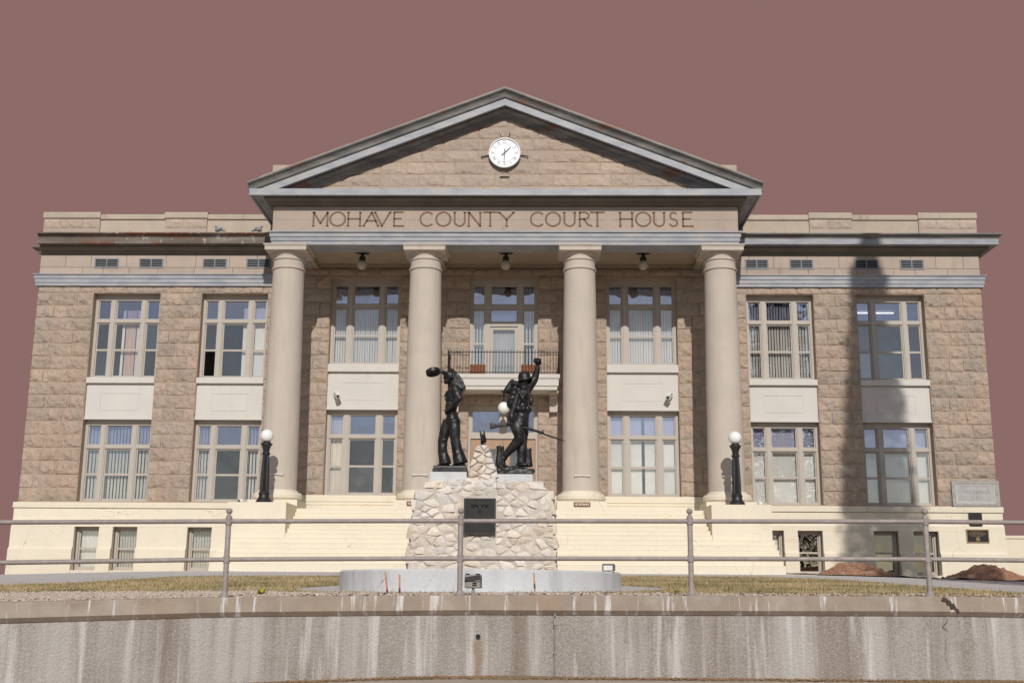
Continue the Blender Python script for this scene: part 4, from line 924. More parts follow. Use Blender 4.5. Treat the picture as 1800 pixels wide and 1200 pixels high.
def voronoi(poly, n, seed, ax=1.0):
    r_ = random.Random(seed); xs_ = [p[0] for p in poly]; zs_ = [p[1] for p in poly]; pts = []
    def inside(x, z):
        c = False
        for i in range(len(poly)):
            (x1, z1), (x2, z2) = poly[i], poly[i-1]
            if (z1 > z) != (z2 > z) and x < (x2-x1)*(z-z1)/(z2-z1)+x1: c = not c
        return c
    tries = 0
    while len(pts) < n and tries < 20000:
        tries += 1; x, z = r_.uniform(min(xs_), max(xs_)), r_.uniform(min(zs_), max(zs_))
        if not inside(x, z): continue
        md = math.sqrt((max(xs_)-min(xs_))*(max(zs_)-min(zs_))/n)*(.78 if tries < 8000 else .55)*r_.uniform(.6, 1.1)
        if all(((x-p[0])*ax)**2+((z-p[1])*1.25)**2 > md*md for p in pts): pts.append((x, z))
    cells = []
    for i, p in enumerate(pts):
        c = list(poly)
        for j, q in enumerate(pts):
            if i == j: continue
            dx, dz = (q[0]-p[0])*ax, (q[1]-p[1])*1.25
            if dx*dx+dz*dz > 4: continue
            # metric scaled bisector
            a_, c_ = dx*ax, dz*1.25; mx_, mz_ = (p[0]+q[0])/2, (p[1]+q[1])/2
            c = clip(c, a_, c_, a_*mx_+c_*mz_)
            if len(c) < 3: break
        if len(c) >= 3: cells.append(c)
    return cells
def stone_mesh(cell, gap, depth, seed, place, embed=.09):
    # a bulging, irregular stone from a flat cell: outer ring, shoulder ring and a few top points
    r_ = random.Random(seed); cx = sum(p[0] for p in cell)/len(cell); cz = sum(p[1] for p in cell)/len(cell); ring = []
    for i in range(len(cell)):
        p, q = cell[i], cell[(i+1) % len(cell)]; l = math.hypot(q[0]-p[0], q[1]-p[1])
        ring.append((p[0]+(cx-p[0])*.05, p[1]+(cz-p[1])*.05))
        if l > .13: t = r_.uniform(.4, .6); ring.append((p[0]+(q[0]-p[0])*t+r_.uniform(-.012,.012), p[1]+(q[1]-p[1])*t+r_.uniform(-.012,.012)))
    R0 = math.sqrt(max(1e-6, sum((p[0]-cx)**2+(p[1]-cz)**2 for p in ring)/len(ring))); k0 = max(.5, 1-gap/R0); n = len(ring); vs_ = []
    tilt = (r_.uniform(-.25,.25), r_.uniform(-.25,.25))
    for k, o in ((k0, -embed), (k0*.97, depth*.55), (k0*.72, depth), (0, depth*1.1)):
        for p in ring if k else [(cx, cz)]:
            x, z = cx+(p[0]-cx)*k, cz+(p[1]-cz)*k; j = 0 if o < 0 else r_.uniform(-.22,.22)*depth
            vs_.append(place(x, z, o+j+(tilt[0]*(x-cx)+tilt[1]*(z-cz) if o > 0 else 0)))
    fs = []
    for l in range(2):
        for i in range(n): fs.append((l*n+i, l*n+(i+1) % n, (l+1)*n+(i+1) % n, (l+1)*n+i))
    for i in range(n): fs.append((2*n+i, 2*n+(i+1) % n, 3*n))
    return MB().add(vs_, fs)
cells = voronoi(OUT, 165, 5, .85)
PLQ = (-.22, .318, .38, .982)
for k, c in enumerate(cells):
    cx = sum(p[0] for p in c)/len(c); cz = sum(p[1] for p in c)/len(c)
    if PLQ[0] < cx < PLQ[1] and PLQ[2] < cz < PLQ[3]: continue
    if cx > PLQ[0]-.35 and cx < PLQ[1]+.35 and PLQ[2]-.3 < cz < PLQ[3]+.3:
        if cx < PLQ[0]: c = clip(c, 1, 0, PLQ[0]-.01)
        elif cx > PLQ[1]: c = clip(c, -1, 0, -(PLQ[1]+.01))
        elif cz > PLQ[3]: c = clip(c, 0, -1, -(PLQ[3]+.01))
        elif cz < PLQ[2]: c = clip(c, 0, 1, PLQ[2]-.01)
        if len(c) < 3: continue
    loc(mo, stone_mesh(c, .007, random.uniform(.014, .032), k, lambda x, z, o: (x, MF+.03-o, z)).build('rubble_stone', M['rubble'], smooth=42))
for sgn in (-1, 1):      # sides
    side = [(-19.88,-.5),(-18.35,-.5),(-18.35,1.15),(-19.88,1.15)]
    for k, c in enumerate(voronoi(side, 34, 40+sgn, .85)):
        fx = lambda y, z, o: ((-1.205+.11*max(0, z)-.0-o) if sgn < 0 else (1.362-.045*max(0, z)+o), y, z)
        loc(mo, stone_mesh(c, .007, .04, 300+k, fx).build('rubble_stone', M['rubble'], smooth=42))
for k, c in enumerate(voronoi([(-.95,-19.9),(1.2,-19.9),(1.2,-18.35),(-.95,-18.35)], 26, 77, .85)):
    loc(mo, stone_mesh(c, .007, .03, 400+k, lambda x, y, o: (x, y, 1.27+o)).build('rubble_stone', M['rubble'], smooth=42))
# central cairn, a tapering pillar
CA = [(-.215,1.27),(.40,1.27),(.365,1.42),(.305,1.62),(.235,1.80),(.185,1.95),(.12,2.0),(-.02,2.0),(-.075,1.95),(-.115,1.78),(-.175,1.55)]
CY = -19.55
loc(mo, prism_y(shr(CA, .94), lambda z: CY+.012+.11*max(0, z-1.3), -18.9, MB()).build('cairn_core', M['rubmortar']))
for k, c in enumerate(voronoi(CA, 22, 9, .9)):
    loc(mo, stone_mesh(c, .006, random.uniform(.03, .05), 500+k, lambda x, z, o: (x, CY-o+.11*max(0, z-1.3), z)).build('rubble_stone', M['rubble'], smooth=42))
for sgn in (-1, 1):
    for k, c in enumerate(voronoi([(-19.5,1.27),(-18.95,1.27),(-18.98,1.92),(-19.38,1.92)], 10, 60+sgn, .9)):
        fx = lambda y, z, o: (.09+sgn*(.275-.24*(z-1.27)/.7+o), y, z)
        loc(mo, stone_mesh(c, .006, .03, 600+k, fx).build('rubble_stone', M['rubble'], smooth=42))
for a, c, zt, lb in ((-.875,-.215,1.50,0), (.28,.975,1.465,0)):
    loc(mo, MB().box(a, c, -19.5, -18.7, 1.2, zt).build('statue_plinth', M['ring']))
# plaque on the monument
pq = thing('memorial_plaque', 'square black plaque with spread eagle on the rubble monument', 'plaque', (.05, -19.9, .38), )
loc(pq, MB().box(PLQ[0], PLQ[1], -19.955, -19.84, PLQ[2], PLQ[3]).build('plaque_plate', M['plaque']))
loc(pq, MB().holes(PLQ[0]-.012, PLQ[1]+.012, PLQ[2]-.012, PLQ[3]+.012, -19.965, [(PLQ[0]+.012, PLQ[1]-.012, PLQ[2]+.012, PLQ[3]-.012)], .06).build('plaque_border', M['relief']))
eg = MB(); ex, ez, ey = .05, .83, -19.957
eg.ell((ex, ey, ez), (.025,.012,.045), 10, 6); eg.ell((ex+.012, ey-.004, ez+.058), (.017,.010,.016), 8, 5)
for s_ in (-1, 1):
    for f_ in range(6):
        a = R(8+f_*13); ln_ = .13-f_*.012
        p = Vector((ex+s_*.02, ey, ez+.02)); m_ = p+Vector((s_*.075, -.004, .035)); q = m_+Vector((s_*math.cos(a)*ln_*.5, 0, -math.sin(a)*ln_*.9+.01))
        eg.tube([p, m_, q], [.012,.012,.004], 6)
for f_ in (-1, 0, 1): eg.tube([(ex, ey, ez-.03), (ex+f_*.035, ey, ez-.085)], [.014,.010], 6)
loc(pq, eg.build('eagle', M['relief'], smooth=60))
b = MB(); [engraved(b, PLQ[0]+.06, PLQ[1]-.06, .44+.03*k, .012, -19.957, 50+k, 14) for k in range(9)]; loc(pq, b.build('inscription', M['relief']))
# ring wall round the monument
rg = thing('ring_wall', 'low pale grey concrete ring wall round the stone monument', 'wall', (MC[0], MC[1], -.6))
b = MB(); n = 96
for k in range(n):
    a = 2*math.pi*k/n
    for r, z in ((2.50,-.85),(2.50,-.29),(2.47,-.26),(2.24,-.26),(2.21,-.29),(2.21,-.85)): b.v.append((r*math.cos(a), r*math.sin(a), z+.6))
for k in range(n):
    for i in range(5): q, p = k*6, ((k+1) % n)*6; b.f.append((q+i, p+i, p+i+1, q+i+1)); b.m.append(0)
b.build('ring_concrete', M['ring'], rg, smooth=35)
b = MB(); b.v = [(2.22*math.cos(2*math.pi*k/48), 2.22*math.sin(2*math.pi*k/48), .22) for k in range(48)]; b.f = [tuple(range(48))]; b.m = [0]; b.build('ring_soil', M['soil'], rg, fix=False)

# ------------------------------------------------------------------ statues
clouds = bpy.data.textures.new('folds', 'CLOUDS'); clouds.noise_scale = .10; clouds.noise_depth = 2
def sculpt(mb, name, mtl, parent, vox=.011, disp=.018, sm=3):
    o = mb.build(name, mtl, parent, smooth=180)
    m = o.modifiers.new('remesh', 'REMESH'); m.mode = 'VOXEL'; m.voxel_size = vox; m.use_smooth_shade = True
    m = o.modifiers.new('smooth', 'SMOOTH'); m.iterations = sm; m.factor = .5
    if disp: m = o.modifiers.new('folds', 'DISPLACE'); m.texture = clouds; m.strength = disp; m.mid_level = .5; m.texture_coords = 'LOCAL'
    return o
def fist(b, c, d, up, r=.045, s=1):
    # palm, four curled fingers of unequal length and a thumb across them; d: direction of the forearm, up: side the fingers curl to
    c, d, up = Vector(c), Vector(d).normalized(), Vector(up).normalized(); t = d.cross(up).normalized()
    b.ell(c, (r*.95, r*.8, r*.95), 10, 7)
    for k, l in enumerate((.9, 1.0, .95, .8)):
        o = t*(k-1.5)*r*.48*s; p0 = c+o+d*r*.75; p1 = p0+d*r*.25*l+up*r*.8; p2 = c+o+up*r*1.05-d*r*.1; b.tube([c+o+d*r*.2, p0, p1, p2], [r*.26, r*.27, r*.25, r*.2], 7)
    b.tube([c-t*r*.8*s-d*r*.3, c-t*r*.9*s+up*r*.5+d*r*.2, c-t*r*.2*s+up*r*1.1+d*r*.45], [r*.28, r*.27, r*.2], 7)

# sailor: profile facing left, cap waved ahead of him, other hand at the belt
sa = thing('sailor_statue', 'black bronze statue of a sailor waving his cap', 'statue', (-.506, -19.1, 1.634))
S = lambda px, py, y=0: Vector(((px-795)*.0105, y, (820-py)*.01066))
b = MB()
b.ell(S(796,697), (.150,.185,.20)); b.ell(S(799,690), (.135,.205,.12)); b.ell(S(791,716), (.115,.150,.17)); b.ell(S(793,731), (.105,.150,.10)); b.ell(S(794,738), (.128,.165,.12)); b.ell(S(799,740), (.085,.13,.11))
b.ell(S(791,727), (.122,.158,.045))                                   # blouse gathered over the waistband
for pts, rr in (([S(787,740,.08), S(781,757,.09), S(776.5,775,.09), S(777,795,.08), S(781,808,.08), S(782,815,.08)], [.112,.108,.090,.092,.110,.118]),
                ([S(797,740,-.07), S(798,757,-.09), S(800,773,-.09), S(804,793,-.08), S(808,807,-.08), S(810,815.5,-.08)], [.122,.116,.094,.10,.124,.138])):
    b.tube(pts, rr, 16)
for x, y, z in ((779,.08,818), (807,-.08,818.3)): b.ell(S(x, z, y), (.135,.055,.042)); b.ell(S(x-7, z+.6, y), (.06,.052,.032))
b.cap(S(794,675), .062, S(797,686), .075)
b.ell(S(788.5,661.5), (.100,.080,.122), rot=Matrix.Rotation(R(14), 3, 'Y')); b.ell(S(783.5,669), (.058,.056,.070)); b.ell(S(781,672.5), (.035,.034,.035))     # skull, jaw, chin
b.tube([S(779.5,659), S(777.2,665.2), S(779.5,666.5)], [.016,.022,.016], 8); b.ell(S(780,658,0), (.022,.055,.018)); b.ell(S(779,669.6), (.017,.028,.010)); b.ell(S(779.6,671), (.016,.026,.010))   # nose, brow, lips
for s_ in (-1, 1): b.ell(S(780.6,662,.032*s_), .013); b.ell(S(790.5,664,.080*s_), (.022,.014,.034))
r_ = random.Random(3)
for k in range(46):                                                    # curly hair
    a = r_.uniform(-1.1, 2.6); f_ = r_.uniform(-.9, .9); p = S(789.5,660.5)+Vector((math.sin(a)*.098*math.cos(f_), math.sin(f_)*.078, math.cos(a)*.118*math.cos(f_)))
    b.ell(p, r_.uniform(.018, .028), 8, 5)
b.cap(S(799,687.5,-.17), .088, S(807,704,-.255), .068); b.cap(S(807,704,-.255), .066, S(789,721.5,-.20), .046); fist(b, S(784.5,724,-.185), (-1,.1,-.45), (.2,.6,-.6), .043)
b.cap(S(792,684,.16), .085, S(787,659,.25), .062); b.cap(S(787,659,.25), .058, S(772,650,.17), .042); fist(b, S(768.5,648.5,.16), (-1,-.1,.3), (0,-.2,-1), .042)
fl = [(795,669),(798,657.5),(804,660.5),(811,669),(816.5,681),(816,686),(811.5,688.5),(806,684),(799,680),(791,677)]
prism_y([(S(x, z).x, S(x, z).z) for x, z in fl], -.175, .13, b)         # collar flap thrown up by the wind
b.tube([S(811,688,-.12), S(808,702,-.10), S(801,720,-.1)], [.018,.016,.012], 8)
b.tube([S(784,689,-.08), S(780.5,697,-.05), S(782,706,-.06)], [.02,.024,.018], 8)   # knotted neckerchief
for p, q in ((S(786,745,-.02), S(799,766,-.17)), (S(800,772,-.17), S(795,768,-.15)), (S(803,775,-.16), S(797,782,-.16)), (S(797,748,-.18), S(803,765,-.17)), (S(806,812,-.20), S(801,790,-.165)), (S(777,778,.0), S(783,772,.0)), (S(776,800,-.01), S(780,783,-.0)), (S(799,690,-.25), S(802,698,-.29)), (S(790,700,-.16), S(796,712,-.15))):
    b.tube([p, (p+q)/2+Vector((0,-.012,0)), q], [.006,.013,.006], 6)    # folds
sculpt(b, 'figure', M['bronze'], sa, .0105, .016)
b = MB(); c = S(756.5,651,.12); Rm = Matrix.Rotation(R(-13), 3, 'Y') @ Matrix.Rotation(R(-16), 3, 'X')
prof = [(.0,.050),(.092,.050),(.108,.036),(.116,-.040),(.134,-.045),(.137,.022),(.127,.025),(.122,-.028),(.105,-.05),(.0,-.02)]
q = MB().lathe(prof, 0, 0, 24); b.add([c+Rm @ Vector(v) for v in q.v], q.f[:-2]); b.build('cap', M['bronze'], sa, smooth=40)
b = MB(); b.box(-.345, .285, -.26, .26, -.134, -.055); b.sweep([(-.28,-.055),(-.012,-.055),(-.03,.0),(-.28,.004)], [(-.33,-.27),(.27,-.27)]); b.box(-.318, .258, -.235, .235, -.056, -.002)
o = b.build('base', M['bronze'], sa); m = o.modifiers.new('bev', 'BEVEL'); m.width = .012; m.segments = 2

# soldier: striding to the right past two stumps, arm raised, rifle with bayonet at the trail
sd = thing('soldier_statue', 'black bronze statue of a soldier raising his fist, rifle in hand', 'statue', (.646, -19.1, 1.639))
S = lambda px, py, y=0: Vector(((px-905)*.0105, y, (820-py)*.01066))
b = MB()
b.ell(S(918,693), (.130,.195,.19)); b.ell(S(920,684), (.115,.215,.10)); b.ell(S(917,713), (.125,.165,.16)); b.ell(S(916,733), (.14,.17,.13))
b.tube([S(917,718), S(916,728), S(913,740), S(911.5,748.5)], [.140,.150,.172,.190], 20)     # coat skirt
b.cap(S(918.5,676), .060, S(920,684), .07); b.ell(S(919.5,669.5), (.088,.078,.10)); b.ell(S(915.5,674), (.05,.05,.05)); b.tube([S(912.5,667), S(910.6,670.5), S(912.5,671.5)], [.013,.019,.013], 7)
for s_ in (-1, 1): b.ell(S(920.5,670.5,.078*s_), (.02,.013,.03))
b.tube([S(915,745,.07), S(918,760,.08), S(918,775,.08), S(917,790,.07), S(916,803,.06), S(916,814,.05)], [.122,.114,.092,.094,.078,.074], 16)
b.tube([S(907,744,-.06), S(910,758,-.08), S(913,771,-.09), S(904,784,-.06), S(895,793,-.04), S(887,802,-.02)], [.128,.124,.098,.088,.074,.062], 16)
for k in range(7): t = k/6; b.ell(S(917-.6*t, 783+26*t, .07), (.086-.012*t,.086-.012*t,.012)); 
for k in range(6): t = k/5; b.ell(S(907-17*t, 781+18*t, -.06+.03*t), (.080-.018*t,.080-.018*t,.02))
b.ell(S(919,816,.05), (.135,.06,.045)); b.ell(S(884,806,-.02), (.08,.055,.05)); b.ell(S(880,811,-.02), (.06,.05,.07))
b.cap(S(925,683,.11), .10, S(939,664,.13), .078); b.cap(S(939,664,.13), .074, S(944.5,645,.10), .052); b.ell(S(943.8,650,.13), (.055,.055,.02)); fist(b, S(945.5,634.5,.10), (.05,-.05,1), (-.5,-.8,-.1), .070); b.ell(S(945.8,633.5,.09), .062)
b.cap(S(911,689,-.09), .078, S(904,713,-.11), .058); b.cap(S(904,713,-.11), .056, S(896,741,-.13), .044); fist(b, S(894,747,-.15), (-.3,.2,-1), (.5,.6,0), .044)
for k in range(9):                                                     # cartridge belt pouches round the waist
    a = 2*math.pi*k/9; b.ell(S(917,721)+Vector((math.cos(a)*.135, math.sin(a)*.165, 0)), (.048,.052,.062), 10, 7)
for p, q in ((S(910,690,-.19), S(926,716,-.15)), (S(926,690,-.18), S(911,716,-.17))): b.tube([p, (p+q)/2+Vector((0,-.035,0)), q], [.02,.02,.02], 8)
for p, q in ((S(905,750,-.17), S(911,768,-.17)), (S(911,749,-.17), S(915,766,-.17)), (S(918,762,.0), S(913,775,-.17)), (S(931,692,.1), S(938,672,.12)), (S(905,735,-.17), S(903,747,-.19)), (S(918,735,-.18), S(920,747,-.19))): b.tube([p, (p+q)/2+Vector((0,-.014,0)), q], [.006,.014,.006], 6)
sculpt(b, 'figure', M['bronze'], sd, .0105, .016)
b = MB(); c = S(921,662.5); Rm = Matrix.Rotation(R(-11), 3, 'Y')         # brimmed helmet
q = MB().lathe([(.120,-.065),(.142,-.072),(.144,-.062),(.120,-.028),(.118,.02),(.095,.075),(.055,.103),(.0,.112)], 0, 0, 28); b.add([c+Rm @ Vector(v) for v in q.v], q.f); b.build('helmet', M['bronze'], sd, smooth=50)
b = MB()                                                               # pack with blanket roll
b.ell(S(903.5,690,-.02), (.10,.165,.17), rot=Matrix.Rotation(R(14), 3, 'Y')); b.ell(S(899.5,706,-.02), (.105,.16,.16), rot=Matrix.Rotation(R(14), 3, 'Y')); b.cap(S(905,677,-.12), .068, S(905,677,.1), .068)
b.cap(S(899.5,672.5,-.05), .055, S(890,688,-.05), .062); b.cap(S(897,714,-.1), .06, S(897,714,.08), .06)
for k in range(5): p = S(905-2.2*k, 678+8.5*k, -.19); b.tube([p+Vector((-.09,.02,.01)), p+Vector((0,.0,0)), p+Vector((.08,.03,-.015))], [.007,.011,.007], 6)
sculpt(b, 'pack', M['bronze'], sd, .0105, .012)
b = MB(); b.ell(S(933,705,.02), (.05,.05,.09)); b.cap(S(933,694,.02), .02, S(933,697,.02), .02); sculpt(b, 'canteen', M['bronze'], sd, .0105, 0)
b = MB(); b.ell(S(899,736,-.15), (.055,.04,.10)); sculpt(b, 'haversack', M['bronze'], sd, .0105, 0)
rf = MB(); ry = -.13
st = [(861,745.5),(875,747.0),(889,744.5),(902,745.5),(902,749.5),(893,752),(876,753.5),(861.5,757)]
prism_y([(S(x, z).x, S(x, z).z) for x, z in st], ry-.025, ry+.025, rf)
q = rf; rf = MB(); sculpt(q, 'rifle_stock', M['bronze'], sd, .0095, 0, 5)
rf.tube([S(899,747.2,ry), S(950,760.8,ry+.05)], [.030,.025], 10); rf.tube([S(899,745.6,ry), S(956,761.5,ry+.05)], [.014,.012], 8)
rf.tube([S(953,757.5,ry+.05), S(957,766,ry+.05)], .009, 6); rf.tube([S(957,757.8,ry+.05), S(953.5,757.2,ry+.05)], .008, 6); rf.tube([S(946,761,ry+.05), S(948,764,ry+.05), S(952,763.5,ry+.05)], .010, 6)
rf.build('rifle', M['bronze'], sd, smooth=40)
MB().tube([S(950,762,ry+.05), S(978,771.3,ry+.06), S(993,776.2,ry+.065)], [.017,.015,.005], 6).build('bayonet', M['bronze'], sd, smooth=40)
def stump(x, z0, z1, y, r, seed, nm):
    r_ = random.Random(seed); b = MB(); b.tube([S(x,z0,y), S(x-.5,(z0+z1)/2,y), S(x,z1,y)], [r*1.35, r, r*1.02], 12)
    for k in range(9):
        a = 2*math.pi*k/9; o = Vector((math.cos(a)*r, math.sin(a)*r, 0)); b.tube([S(x,z0+1,y)+o*1.4, S(x,(z0+z1)/2,y)+o, S(x,z1-r_.uniform(0,3.4),y)+o], [.024,.018,.012], 6)
    return sculpt(b, nm, M['bronze'], sd, .0105, .018)
stump(879.5, 818, 786, .0, .062, 1, 'stump'); stump(928.5, 818, 789, .1, .05, 2, 'stump')
b = MB(); b.box(-.32, .335, -.28, .28, -.172, -.06)
r_ = random.Random(11)
for k in range(44): b.ell((r_.uniform(-.29,.30), r_.uniform(-.25,.25), r_.uniform(-.10,-.035)), (r_.uniform(.05,.10), r_.uniform(.05,.09), r_.uniform(.03,.06)), 9, 6)
b.ell((-.25,-.0,-.01), (.09,.14,.09)); b.ell((-.17,-.0,-.04), (.12,.14,.06))
sculpt(b, 'base', M['bronze'], sd, .013, .022, 2)

# small bronze eagle on the cairn
ea = thing('eagle_sculpture', 'small dark bronze eagle with raised wings on top of the cairn', 'sculpture', (.055, -19.28, 1.97))
b = MB(); b.lathe([(.055,-.04),(.075,-.03),(.06,.01),(.03,.03)], 0, 0, 10); b.ell((.005,0,.13), (.042,.045,.095), rot=Matrix.Rotation(R(12), 3, 'Y')); b.ell((-.02,-.01,.225), (.028,.026,.03)); b.tube([(-.04,-.01,.225),(-.062,-.01,.214)], [.012,.004], 6)
for s_, tp in ((-1, (-.05,-.05,.31)), (1, (.025,.05,.32))):
    for k in range(4): b.tube([(.0,.03*s_,.13), (.022*s_+.012*k,.05*s_,.20-.03*k), (tp[0]+.012*k, tp[1], tp[2]-.06*k)], [.022,.026,.012], 7)
b.tube([(.03,.0,.06),(.06,.0,.0)], [.03,.018], 7); b.tube([(-.085,-.03,-.03),(-.085,-.03,.055)], .008, 6); b.tube([(-.085,-.03,-.01),(-.02,-.01,-.0)], .012, 6)
sculpt(b, 'eagle', M['bronze'], ea, .008, .008, 1)

# ------------------------------------------------------------------ retaining wall, railing
rw = thing('retaining_wall', 'long stained concrete retaining wall along the sidewalk', 'wall', (0, -24.6, -1.7))
xs = list(np.arange(-24, 24.01, .25))
def loft(prof, name, mtl, smooth=30):
    b = MB(); n = len(prof(0))
    for x in xs:
        dx = .05; tn = Vector((2*dx, wy(x+dx)-wy(x-dx))).normalized(); nn = Vector((tn.y, -tn.x))
        for o, z in prof(x): b.v.append((x+nn.x*o, wy(x)+nn.y*o, z))
    for i in range(len(xs)-1):
        for k in range(n-1): b.f.append((i*n+k, (i+1)*n+k, (i+1)*n+k+1, i*n+k+1)); b.m.append(0)
    return loc(rw, b.build(name, mtl, smooth=smooth, fix=True))
loft(lambda x: [(-.30,wz(x)-.4),(-.30,wz(x)-.01),(-.27,wz(x)),(.13,wz(x)-.004),(.15,wz(x)-.02),(.152,wz(x)-.195),(.135,wz(x)-.21),(.085,wz(x)-.255),(-.05,wz(x)-.256)], 'coping', M['copeface'])
loft(lambda x: [(.07,wz(x)-.25),(.075,wz(x)-.6),(.085,-2.6),(-.2,-2.6)], 'wall_face', M['retain'])
# weathered break in the coping with a crack running down
r_ = random.Random(4); kx = 6.46; ky = wy(kx)-.155
b = MB()
for k in range(12): b.ell((kx-.06+.016*k+r_.uniform(-.015,.015), ky+.004, wz(kx)-.045-.013*k+r_.uniform(-.015,.02)), (r_.uniform(.03,.05), .020, r_.uniform(.014,.03)), 7, 5, Matrix.Rotation(r_.uniform(0,3), 3, 'Y'))
loc(rw, sculpt(b, 'broken_edge', M['bark'], None, .007, .014, 0))
def crack(pts, wd, y):
    b = MB()
    for i in range(len(pts)):
        b.v += [(pts[i][0]-wd*(.4+r_.random()), y, pts[i][1]), (pts[i][0]+wd*(.4+r_.random()), y, pts[i][1])]
    for i in range(len(pts)-1): b.f.append((2*i, 2*i+1, 2*i+3, 2*i+2)); b.m.append(0)
    return loc(rw, b.build('crack', M['dark'], fix=False))
yy = wy(6.5)-.088
z0 = wz(6.5)-.27; crack([(6.42+r_.uniform(-.012,.012)+.03*math.sin(k*.9), z0-.022*k) for k in range(9)], .0045, yy)
crack([(6.44+r_.uniform(-.008,.008)-.05*math.sin(k*.22), z0-.24-.03*k) for k in range(18)], .0012, yy)

rl = thing('pipe_railing', 'grey two-rail pipe railing standing on the retaining wall', 'railing', (0, -24.5, -.65))
xr = [x for x in np.arange(-15, 15.01, .25)]
for h, nm in ((.982, 'top_rail'), (.482, 'bottom_rail')):
    loc(rl, MB().tube([(x, wy(x), wz(x)+h) for x in xr], .030, 12).build(nm, M['rail'], smooth=180))
for x in (-12.2,-9.15,-6.2,-3.07,0.0,3.105,6.275,9.4,12.5):
    z = wz(x); y = wy(x); ln_ = 0
    p = loc(rl, MB().lathe([(.036,0),(.036,1.05),(.03,1.06)], x, y, 14, z).build('post', M['rail'], smooth=40))
    for nm, pr in (('foot_flange', [(.075,-.002),(.075,.012),(.05,.03),(.042,.06)]), ('rail_fitting', [(.04,.435),(.046,.44),(.046,.525),(.04,.53)]), ('rail_fitting', [(.04,.93),(.046,.935),(.046,1.03),(.04,1.035)]), ('finial_collar', [(.03,1.04),(.038,1.05),(.022,1.065),(.020,1.08)])):
        MB().lathe(pr, x, y, 14, z).build(nm, M['rail'], p, smooth=40)
    MB().ell((x, y, z+1.115), .042, 16, 10).build('finial', M['rail'], p, smooth=180)

# pipe and drain hole on the wall face
px_ = 1.275; py_ = wy(px_)-.135
sp_ = thing('standpipe', 'galvanised conduit with a small fitting on the retaining wall', 'pipe', (px_, py_, -1.72))
MB().tube([(0,0,0),(0,0,.70)], .0125, 10).build('conduit', M['galv'], sp_, smooth=60)
MB().box(-.018, .018, -.02, .05, .69, .80).build('fitting', M['grey'], sp_); MB().box(-.02, .02, -.018, .045, .33, .345).build('clip', M['galv'], sp_)
MB().tube([(0,-.012,.78),(0,-.045,.81),(0,-.04,.84)], [.012,.014,.010], 8).build('spout', M['galv'], sp_)
hx = .257; hy = wy(hx)-.082
dr = thing('drain_pipe', 'small round drain outlet with rust streak in the retaining wall', 'pipe', (hx, hy, -1.187))
disc(.018, .033, -.014, .01, 20).build('pipe_end', M['black'], dr); b = MB(); b.v = [(.02*math.cos(k*.524), -.002, .02*math.sin(k*.524)) for k in range(12)]; b.f = [tuple(range(12))]; b.m = [0]; b.build('pipe_bore', M['dark'], dr)

# floodlights, stakes
def flood(loc_, lb, w_, h_, d_, yaw, back):
    o = thing('floodlight', lb, 'floodlight', loc_, 'floodlights aimed at the monument'); o.rotation_euler = (0, 0, yaw)
    MB().lathe([(.06,0),(.06,.012),(.028,.03),(.028,.06),(.018,.08),(.018,.12)], 0, 0, 12).build('foot', M['grey'], o)
    zc = .11+h_/2; b = MB()
    b.add([(-w_/2,-d_,zc-h_/2),(w_/2,-d_,zc-h_/2),(w_/2,-d_,zc+h_/2),(-w_/2,-d_,zc+h_/2),(-w_/2*1.06,d_,zc-h_/2*1.06),(w_/2*1.06,d_,zc-h_/2*1.06),(w_/2*1.06,d_*.6,zc+h_/2*1.06),(-w_/2*1.06,d_*.6,zc+h_/2*1.06)], [(0,3,2,1),(4,5,6,7),(0,1,5,4),(1,2,6,5),(2,3,7,6),(3,0,4,7)])
    hb = b.build('housing', M['grey' if back else 'darkmetal'], o); m = hb.modifiers.new('b', 'BEVEL'); m.width = .012; m.segments = 2
    MB().box(-w_/2*.78, w_/2*.78, d_*.90, d_*1.03, zc-h_*.40, zc+h_*.28).build('lens', M['white'], o)
    MB().box(-w_/2*1.02, w_/2*1.02, -d_-.004, -d_-.001, zc-.004, zc+.004).build('seam', M['dark'], o)
    if back:
        for k in (0, 1): MB().box(w_*.03, w_*.30, -d_-.008, -d_-.001, zc-h_*(.34-.16*k), zc-h_*(.24-.16*k)).build('slot', M['dark'], o)
        for s_ in (-1, 1): MB().box(s_*w_*.33-.03, s_*w_*.33+.03, -d_*.8, -d_*.4, zc+h_/2, zc+h_/2+.018).build('clip', M['dark'], o)
flood((.155, -24.02, ground(.155, -24.02)), 'grey floodlight facing away, in front of the ring wall', .22, .175, .06, R(-12), True)
flood((2.28, -20.2, -.36), 'grey floodlight with pale lens at the right end of the ring wall', .20, .12, .07, R(165), False)
def stake(x, y, h, lean, lb, rib):
    z = ground(x, y); o = thing('survey_stake', lb, 'stake', (x, y, z-.02), 'wooden stakes in front of the ring wall')
    MB().add([(-.014,-.007,0),(.014,-.007,0),(.014,.007,0),(-.014,.007,0),(-.012+lean,-.006,h),(.012+lean,-.006,h-.012),(.012+lean,.006,h-.012),(-.012+lean,.006,h)], [(0,3,2,1),(4,5,6,7),(0,1,5,4),(1,2,6,5),(2,3,7,6),(3,0,4,7)]).build('shaft', M['stake'], o)
    if rib: MB().add([(lean*.7-.01,-.012,h*.72),(lean*.7+.004,-.012,h*.78),(-.09,-.03,h*.60),(-.10,-.02,h*.5)], [(0,1,2,3)]).build('ribbon', M['ribbon'], o)
stake(-1.04, -23.9, .36, -.045, 'tallest wooden stake with ribbon, leftmost before the ring wall', True)
stake(-.875, -23.9, .32, -.01, 'short wooden stake just right of the ribboned stake', False)
stake(1.015, -23.9, .345, -.022, 'wooden stake right of the grey floodlight, before the ring wall', False)

